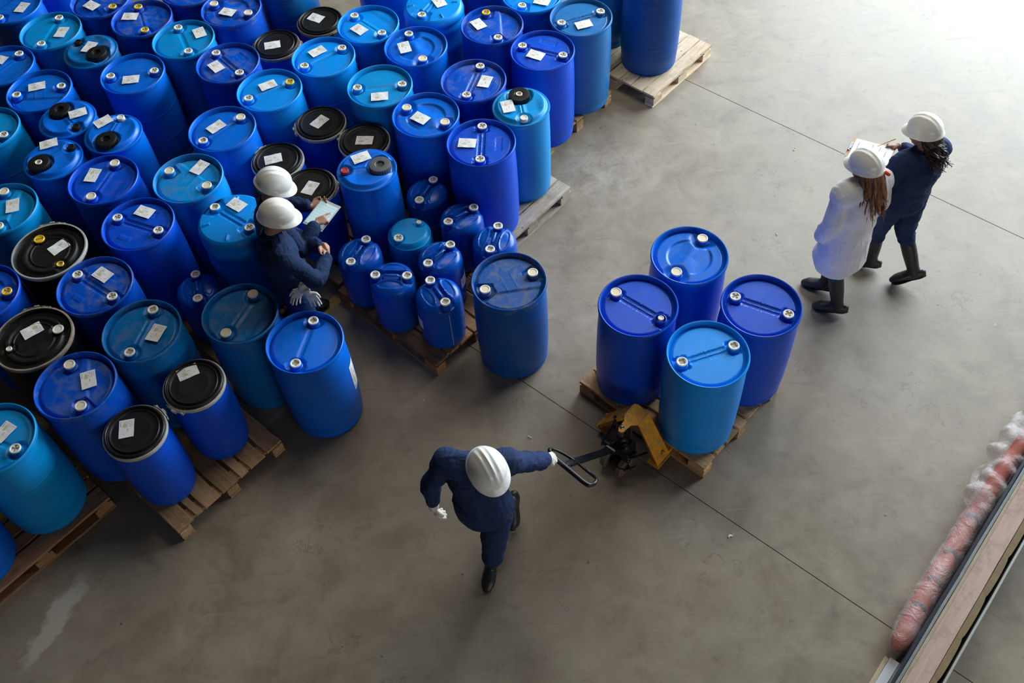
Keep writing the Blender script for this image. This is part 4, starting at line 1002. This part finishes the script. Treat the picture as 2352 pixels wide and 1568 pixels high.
drum(-2.846, 8.67, P_, .11, None, 'lilac-dusted navy barrel cut off by the top edge, left of centre', ROYAL_D, 'round')
drum(-4.344, 9.16, P_, 1, None, 'dark blue barrel at the top edge behind the corner barrel', ROYAL, 'round')
drum(-.961, 8.76, P_, 1, None, 'dark blue barrel body at the top edge, left of the hooped teal one', MID, 'round')
drum(-.026, 8.50, P_, 1, None, 'blue barrel body at the top edge, right of the hooped teal one', MID, 'round')
drum(-4.60, 6.27, P_, 1, None, 'blue barrel side barely showing at the left frame edge, halfway up', MID, 'round')
drum(1.612, 8.218, P_, 1, None, 'navy barrel standing alone on the pale pallet at the top', NAVY, 'round')
drum(1.24, 8.70, P_, 1, None, 'dark teal-navy barrel behind the lone navy barrel on the pale pallet', TEAL_DK, 'round')
capdrum(-3.682, 6.883, P_, -.9, [.099, .028, .36], 'wide-capped blue barrel, upper left of three, yellow smear on its big black cap', MID)
capdrum(-3.245, 6.648, P_, 1.31, [-.093, .126, .65], 'wide-capped blue barrel with a big black cap and a small white cap', MID, smallm=WHITEC)
capdrum(-3.704, 6.387, P_, .66, [-.055, .16, .29], 'wide-capped blue barrel whose big black cap has a white centre plug, small black cap', MID, centre=WHITEC)
capdrum(.235, 6.577, P_, -1.5, [-.112, -.022, -1.41], 'tall teal barrel with ribbed black cap on the grey pallet at the right', TEAL, smallm=WHITEC, centre=CREAMC)
capdrum(-1.064, 5.964, P_, -3.05, [-.044, .115, .38], 'azure barrel with a big grey cap and a small red cap, right of the men', MID, bigm=GREYCAP, smallm=REDC)
capdrum(-3.65, 7.80, P_, 2.4, [.0, .02, -1.9], 'small-shouldered teal barrel with a dark cap squeezed between two teal barrels, upper left', TEAL_DK)
LD = [(-2.662, 3.746, [-.059, .026, -1.45], 'front black-lidded barrel at the lower left corner of its pallet', .75, RINGM),
 (-2.295, 4.107, [-.054, .105, .43], 'black-lidded barrel behind the frontmost one on the lower left pallet', -2.1, RINGM),
 (-1.86, 6.346, [-.035, .016, .2], 'black-lidded barrel right behind the helmets of the two men, upper left one', 2.3, RINGM),
 (-1.566, 6.002, [.007, -.021, -2.01], 'black-lidded barrel beside the tablet with circular scratches', -.15, RINGM),
 (-1.513, 6.772, [-.008, .012, -2.29], 'black-lidded barrel in the centre, right of the barrel with the yellow bung', 3.3, RINGM),
 (-1.126, 6.5, [.004, .002, -.13], 'black-lidded barrel directly behind the grey-and-red capped one', 2.6, RINGM),
 (-1.589, 8.223, [-.039, .046, -.57], 'highest black-lidded barrel, near the top edge', -.9, RINGR),
 (-1.99, 7.918, [-.031, -.012, .15], 'dull grey-black lidded barrel with rusty ring, second from the top edge', -.2, RINGR)]
for x, y, lb, t, la, rm in LD: liddrum(x, y, P_, lb, t, la, rm)
bigliddrum(-3.521, 5.354, P_, -.9, [.061, .044, -2.37], 'big black-lidded steel ring barrel with two yellow bungs at the left', 1.7, (YELC, YELC), RINGM)
bigliddrum(-3.46, 4.504, P_, -2.72, [-.032, .084, -2.54], 'big black-lidded barrel with rusty ring and white bungs at the left edge', 1.7, (WHITEC, WHITEC), RINGR)
SD = [('s1', -.622, 6.065, -2.06, 'small jerry drum at the back of the group, right of the grey-capped barrel'),
 ('s2', -.339, 5.748, -2.58, 'small jerry drum second from the back, in front of the royal channel-top barrel'),
 ('s3', -.079, 5.465, -1.88, 'rightmost small jerry drum, right behind the lone navy barrel'),
 ('s5', -1.184, 5.443, -2.05, 'leftmost small jerry drum, nearest to the men'),
 ('s6', -.529, 5.337, -2.37, 'small jerry drum in the middle with a white label on its side'),
 ('s7', -.916, 5.153, -.13, 'front left small jerry drum with bungs set level left and right'),
 ('s8', -.549, 4.953, -1.11, 'frontmost small jerry drum with a pale level strip down its side')]
SJ = {}
for k, x, y, a, t in SD: SJ[k] = smalldrum(x, y, P_, a, t)
SJ['s4'] = smalldrum(-.775, 5.632, P_, -2.39, 'small teal flat-topped drum with one large and one tiny bung', TEAL, True)
SJ['s30'] = smalldrum(-2.47, 5.20, P_, -1.38, 'small dark jerry drum alone among the tall barrels, lower left', SMALL)
SJ['s16'] = smalldrum(-2.834, 6.491, P_, .6, 'small green-teal drum peeking out behind a dusty azure barrel', TEAL_DK)
SJ['s57'] = smalldrum(1.03, 8.27, P_, 2.74, 'green jerry drum behind the washed blue corner barrel', GREEN)
SJ['s57']['category'] = 'drum'
def lvl(r, R, aw, z0, z1, w=.006):
    rz = r.rotation_euler.z; a = aw-rz; mb = MB(); mb.box((R*cos(a), R*sin(a), (z0+z1)/2), (.004, w, z1-z0), Matrix.Rotation(0, 3, 'Z')); 
    me = MB(); rot = Matrix.Rotation(a, 3, 'Z'); me.box((R*cos(a), R*sin(a), (z0+z1)/2), (.004, w, z1-z0), rot)
    link('level_strip', me.mesh('level_strip', STRIP, smooth=False), r)
STRIP = simple('milky_strip', (0.25, 0.42, 0.52), 0.4)
lvl(SJ['s8'], .1865, -1.15, .06, .45); lvl(SJ['s1'], .1860, -2.2, .28, .44, .004); lvl(SJ['s2'], .1860, -2.7, .28, .45, .004); lvl(SJ['s3'], .1860, -1.85, .28, .45, .004)
for k, a0 in (('s8', -2.75), ('s6', -.35)):
    o = link('side_label', side_label_mesh(.1885, a0-.28, a0+.28, .22, .34), SJ[k]); o.rotation_euler = (0, 0, -SJ[k].rotation_euler.z)
# ---------------------------------------------------------------- pallet jack
def yel():
    m, nt, b = new_mat('worn_yellow_paint'); tc = nd(nt, 'ShaderNodeTexCoord')
    f = noise_n(nt, tc.outputs['Object'], 14, 8, 0.7, 0.6)
    nt.links.new(ramp(nt, f, [(0.44, (0.86, 0.36, 0.010)), (0.60, (0.55, 0.25, 0.03)), (0.70, (0.14, 0.08, 0.03))]), b.inputs['Base Color'])
    b.inputs['Roughness'].default_value = 0.5; return m
YEL = yel()
GREASE = simple('greasy_dark_steel', (0.022, 0.018, 0.015), 0.45, 0.5, nz=0.5)
WHEELM = simple('worn_wheel_rubber', (0.13, 0.09, 0.065), 0.7, nz=0.3)
jo = UA*3.32+VB*2.07
jack = thing('pallet_jack', 'yellow hand pallet jack with black tiller under the four-barrel pallet', 'pallet jack', (jo.x, jo.y, 0), atan2(UA.y, UA.x)-pi/2)
# local frame: +Y under the pallet, +X towards the lower right fork
def slab(mb, a, b, c, d_, t):
    a, b, c, d_ = (Vector(v) for v in (a, b, c, d_)); n = (b-a).cross(d_-a).normalized()*t
    mb.add([a, b, c, d_, a+n, b+n, c+n, d_+n], [(0, 1, 2, 3), (7, 6, 5, 4), (0, 4, 5, 1), (1, 5, 6, 2), (2, 6, 7, 3), (3, 7, 4, 0)])
mb = MB()
mb.prism([(-.060, .085), (-.055, -.035), (-.028, -.075), (-.022, -.150), (-.008, -.172), (.012, -.172), (.026, -.150), (.034, -.075), (.072, -.040), (.078, .075), (.055, .092), (-.03, .10)], .452, .462)
for s in (-1, 1):
    x0 = .074 if s > 0 else -.057
    slab(mb, (x0, -.038, .456), (x0, .085, .456), (s*.285, .095, .090), (s*.285, -.045, .090), .008*s)
    # front flange and rear flange of the sloping side
    slab(mb, (x0, -.040, .460), (s*.287, -.047, .092), (s*.262, -.040, .070), (x0-s*.02, -.030, .430), .006)
    slab(mb, (x0, .085, .460), (s*.287, .095, .092), (s*.262, .088, .070), (x0-s*.02, .078, .430), .006)
    mb.box((s*.245, .02, .072), (.10, .15, .016)); mb.tube([(s*.262, .045, .100), (s*.262, .045, .145)], .018, 12)
link('frame', mb.mesh('frame', YEL, smooth=False), jack)
for s in (-1, 1):
    mb = MB(); mb.box((s*.195, .62, .080), (.150, 1.16, .006)); mb.box((s*.122, .62, .060), (.006, 1.16, .042)); mb.box((s*.268, .62, .060), (.006, 1.16, .042))
    link('fork', mb.mesh('fork', YEL, smooth=False), jack)
    mb = MB(); mb.tube([(s*.195-.03, 1.12, .036), (s*.195+.03, 1.12, .036)], .034, 20); link('load_roller', mb.mesh('roller', WHEELM), jack)
mb = MB(); mb.tube([(0, -.02, .40), (0, -.02, .20)], .016, 14); mb.tube([(-.008, -.13, .452), (-.008, -.13, .26)], .022, 14)
link('piston', mb.mesh('piston', CHR), jack)
mb = MB(); mb.tube([(0, -.13, .12), (0, -.13, .30)], .055, 20); mb.box((0, -.14, .115), (.20, .15, .05), bev=.01); mb.box((.02, -.12, .20), (.13, .12, .14), bev=.02)
mb.tube([(-.10, -.20, .23), (.11, -.20, .23)], .022, 14); mb.tube([(.06, -.17, .30), (.06, -.17, .20)], .035, 16); mb.tube([(.07, -.2, .22), (.115, -.205, .20)], .02, 12)
link('hydraulic_pump', mb.mesh('pump', GREASE), jack)
mb = MB(); mb.tube([(-.150, -.02, .32), (-.120, -.06, .33), (-.125, -.17, .24), (-.115, -.215, .21)], .011, 10, res=4); mb.tube([(.16, -.02, .12), (.14, -.10, .16), (.10, -.20, .19)], .009, 10, res=4)
mb.tube([(-.15, -.02, .32), (-.16, .0, .12)], .012, 8); mb.tube([(-.18, .06, .13), (.18, .06, .13)], .016, 10); link('linkage_rod', mb.mesh('rods', BLKM), jack)
mb = MB(); mb.tube([(-.12, -.19, .085), (.13, -.19, .085)], .012, 10); mb.box((0, -.17, .10), (.05, .06, .06)); mb.tube([(.02, -.23, .16), (.08, -.27, .15), (.14, -.24, .15), (.17, -.18, .15)], .006, 8, res=4)
link('axle', mb.mesh('axle', BLKM), jack)
for s, dx in ((-1, 0), (1, 0)):
    mb = MB(); x = s*.070; mb.lathe([(.02, -.025), (.080, -.025), (.090, -.017), (.090, .017), (.080, .025), (.02, .025)], 32)
    o = link('steer_wheel', mb.mesh('steer_wheel', WHEELM), jack, (x+.015, -.205, .09), (0, pi/2, 0))
    mb = MB(); mb.lathe([(.001, .030), (.030, .030), (.034, .024), (.034, -.024), (.030, -.030), (.001, -.030)], 20); link('hub', mb.mesh('hub', GREASE), o)
mb = MB(); A = Vector((-.002, -.225, .275)); B = Vector((.002, -.755, .800))
dirv = (B-A).normalized(); rot = dirv.to_track_quat('Y', 'Z').to_matrix()
mb.box((A+B)/2, (.052, (B-A).length, .026), rot, bev=.004); mb.box(A.lerp(B, .05), (.085, .09, .05), rot, bev=.01)
link('tiller', mb.mesh('tiller', BLKM, smooth=False), jack)
mb = MB(); C0 = Vector((.004, -.70, .748))
loop = [(.0, -.700, .765), (-.065, -.712, .785), (-.125, -.738, .818), (-.150, -.768, .845), (-.130, -.792, .856), (-.05, -.810, .860), (.08, -.820, .860), (.195, -.826, .856), (.228, -.812, .848), (.238, -.775, .838), (.215, -.735, .815), (.130, -.715, .780), (.045, -.700, .762)]
mb.tube(loop, [.010, .010, .0105, .013, .016, .0175, .0175, .017, .0145, .013, .0115, .010, .010], 14, res=5); mb.tube([(0, -.72, .775), (0.01, -.815, .858)], [(.026, .012), (.020, .014)], 12, side=(1, 0, 0))
mb.tube([(.02, -.70, .76), (.10, -.70, .775), (.16, -.715, .79)], .006, 8)
hd = link('handle_loop', mb.mesh('handle_loop', BLKM), jack)

# ---------------------------------------------------------------- stack of long boards and the wrapped roll at the right
TV = Vector((.684, .729, 0)); NV = Vector((.729, -.684, 0))
def bar(name, label, cat, n0, n1, z0, z1, t0, t1, mat, group=None, skew=0.0, parent=None):
    mb = MB(); L = t1-t0; k = max(2, int(L/.25)); vs = []
    rnd = random.Random(sum(map(ord, name+str(n0))) % 999)
    for i in range(k+1):
        e = rnd.uniform(-.002, .002)
        for (y, z) in ((-(n1-n0)/2+e, z0), ((n1-n0)/2+e, z0), ((n1-n0)/2+e, z1), (-(n1-n0)/2+e, z1)): vs.append((-L/2+L*i/k, -y, z))
    fs = [(3, 2, 1, 0), tuple(k*4+q for q in range(4))]
    for i in range(k):
        for q in range(4): a, b = i*4+q, i*4+(q+1) % 4; fs.append((a, b, b+4, a+4))
    mb.add(vs, fs); c = TV*((t0+t1)/2)+NV*((n0+n1)/2)
    o = link(name, mb.mesh(name, mat, smooth=False), None, (c.x, c.y, 0), (0, 0, atan2(TV.y, TV.x)+skew))
    tag(o, label, cat, group); return o
PINKW = wood('pinkish_planed_wood', (0.42, 0.28, 0.215), (0.56, 0.40, 0.315), (2.5, 22, 22), 0.6, False)
PALEW = wood('pale_softwood_edge', (0.42, 0.33, 0.21), (0.55, 0.45, 0.30), (2.5, 26, 26), 0.65, False)
WHT = simple('white_laminate', (0.70, 0.71, 0.72), 0.35, nz=0.05); DKM = simple('dark_anodised_metal', (0.035, 0.04, 0.055), 0.35, 0.4, nz=0.3)
GRY = simple('grey_profile', (0.25, 0.27, 0.26), 0.4, nz=0.3); GRY2 = simple('pale_grey_steel', (0.42, 0.42, 0.38), 0.35, 0.3, nz=0.15)
CARD = simple('brown_cardboard', (0.20, 0.135, 0.06), 0.8, nz=0.3, nscale=12, bmp=0.3)
bar('thin_lath', 'thin pale wooden lath lying left of the white strip', 'board', .272, .300, 0, .05, 1.0, 3.08, PALEW)
bar('white_strip', 'long white laminate strip on the floor beside the wooden beam', 'board', .302, .364, 0, .06, 1.0, 3.09, WHT)
bar('dark_profile', 'dark metal profile standing between the white strip and grey profile', 'profile', .366, .386, 0, .28, 1.0, 7.5, DKM)
bar('grey_profile', 'grey metal profile against the wooden beam', 'profile', .388, .406, 0, .31, 1.0, 7.5, GRY)
bm = bar('wooden_beam', 'long pinkish planed wooden beam running out of the lower right corner', 'beam', .408, .545, 0, .352, .9, 7.5, PINKW)
o = bar('pale_edge', None, None, -.0685, -.050, .352, .356, .9, 7.5, PALEW); o.parent = bm; o.location = (0, 0, 0); o.rotation_euler = (0, 0, 0)
me = o.data; [setattr(v, 'co', Vector((v.co.x, v.co.y+.059, v.co.z))) for v in me.vertices]
# cardboard edge protector with scalloped outline
mb = MB(); t = .9; vs = []; k = 0; L = 6.6; N = 264
for i in range(N+1):
    x = -L/2+L*i/N; ph = (i % 14)/14; w = .034+.010*sqrt(max(0, 1-(2*ph-1)**2))
    for y, z in ((.022, .0), (.022-w, .0), (.022-w, .344), (.022, .350)): vs.append((x, y, z))
fs = [(3, 2, 1, 0), tuple(N*4+q for q in range(4))]+[(i*4+q, i*4+4+q, i*4+4+(q+1) % 4, i*4+(q+1) % 4) for i in range(N) for q in range(4)]
c = TV*4.2+NV*.572; o = link('edge_protector', mb.add(vs, fs).mesh('edge_protector', CARD, smooth=False), None, (c.x, c.y, 0), (0, 0, atan2(TV.y, TV.x))); tag(o, 'brown scalloped cardboard edging along the wooden beam', 'cardboard')
rl = bar('steel_rail', 'thin pale grey steel rail right of the brown cardboard edging', 'rail', .612, .626, 0, .35, .9, 7.5, GRY2)
mb = MB(); mb.box((0, 0, 0), (.30, .022, .03), bev=.004); mb.box((-.14, .02, .0), (.03, .03, .03)); c = TV*4.55+NV*.655
o = link('black_bracket', mb.mesh('black_bracket', BLKM, smooth=False), None, (c.x, c.y, .335), (0, 0, atan2(TV.y, TV.x))); o.location.z = .335
o.parent = rl; o.location = (.35, -.022, .335); o.rotation_euler = (0, 0, 0)
# wrapped roll
REDM = simple('red_roll_fabric', (0.52, 0.075, 0.035), 0.6, nz=0.35, nscale=9, bmp=0.4)
PRINT = simple('dark_print', (0.05, 0.05, 0.05), 0.6)
def film():
    m, nt, b = new_mat('thin_plastic_film'); tc = nd(nt, 'ShaderNodeTexCoord')
    b.inputs['Base Color'].default_value = (0.85, 0.78, 0.74, 1); b.inputs['Roughness'].default_value = 0.16
    f = noise_n(nt, tc.outputs['Object'], 7, 6, 0.65, 1.0); nt.links.new(math_n(nt, 'MULTIPLY_ADD', f, 0.35, 0.14), b.inputs['Alpha'])
    bump(nt, b, f, 1.0, 0.03); return m
FILM = film()
c0 = TV*3.15+NV*.298; roll = thing('wrapped_roll', 'red roll in crumpled clear plastic leaning along the wooden boards', 'roll', (c0.x, c0.y, 0), atan2(TV.y, TV.x))
mb = MB(); mb.tube([(.02, -.01, .080), (.10, 0, .085), (.4, .012, .088), (.9, .014, .10), (1.3, .012, .12), (1.8, 0, .15), (2.3, -.03, .20), (3.2, -.06, .30)], [.045, .062, .066, .064, .060, .055, .052, .05], 24, res=8)
for i, v in enumerate(mb.v): n_ = noise.noise(Vector(v)*5)*.006; mb.v[i] = (v[0], v[1]+n_, v[2]+noise.noise(Vector(v)*4+Vector((9, 0, 0)))*.006)
link('fabric_roll', mb.mesh('fabric_roll', REDM), roll)
for x, z in ((.32, .092), (.55, .096), (.80, .101), (1.14, .112), (1.95, .168)):
    mb = MB(); pts = []
    for k in range(7): a = radians(50+14*k); pts.append((x+.03*sin(k*.5), .012+.068*cos(a), z-.006+.068*sin(a)))
    mb.tube(pts, [(.016, .002)]*7, 8, side=(1, 0, 0)); link('printed_mark', mb.mesh('printed_mark', PRINT), roll)
def crumple(pts, rad, amp, fr, seed, n=40, res=10):
    mb = MB(); mb.tube(pts, rad, n, res=res)
    P = [Vector(p) for p in pts]
    for i, v in enumerate(mb.v):
        q = Vector(v)*fr+Vector((seed, 0, 0)); a = abs(noise.noise(q))*2-.35+.4*abs(noise.noise(q*2.3)); c_ = Vector((v[0], .0, .11))
        d_ = (Vector(v)-c_); d_.x = 0; d_.normalize(); mb.v[i] = tuple(Vector(v)+d_*amp*a)
    return mb
link('plastic_sleeve', crumple([(-.06, -.02, .045), (.0, -.01, .07), (.10, 0, .088), (.4, .012, .092), (.9, .014, .104), (1.35, .012, .125)], [.018, .05, .078, .080, .078, .080], .010, 6, 3).mesh('plastic_sleeve', FILM, angle=0), roll)
link('crumpled_film', crumple([(1.28, .02, .125), (1.42, .035, .14), (1.7, .03, .16), (2.0, .02, .19), (2.2, .0, .20), (2.35, -.02, .21)], [.07, .095, .100, .095, .10, .06], .05, 6, 11, 48, 12).mesh('crumpled_film', FILM, angle=0), roll)
# small scraps on the floor
SCR = simple('scrap_paper', (0.75, 0.74, 0.70), 0.7); WCH = simple('wood_chip', (0.60, 0.42, 0.22), 0.8)
for nm, lb, x, y, a, s, m in (('paper_scrap', 'tiny curled white paper scrap on the floor below the jack pallet', 1.47, 3.02, .4, .022, SCR), ('wood_chip', 'tiny wood chip on the bright floor above the clipboard pair', 2.83, 6.90, 1.0, .014, WCH),
    ('wood_chip', 'tiny orange wood chip on the floor right of the rear jack barrel', 2.43, 5.86, 2.0, .012, WCH), ('wood_chip', 'small wood chip on the floor just left of the tiller handle', .08, 3.98, 2.6, .016, WCH)):
    mb = MB(); mb.tube([(-s, 0, .004), (-s*.3, s*.35, .006), (s*.4, -s*.1, .004), (s, s*.3, .010)], [(s*.32, .0015)]*4, 6, side=(0, 1, 0), res=3)
    tag(link(nm, mb.mesh(nm, m), None, (x, y, 0), (0, 0, a)), lb, 'scrap')
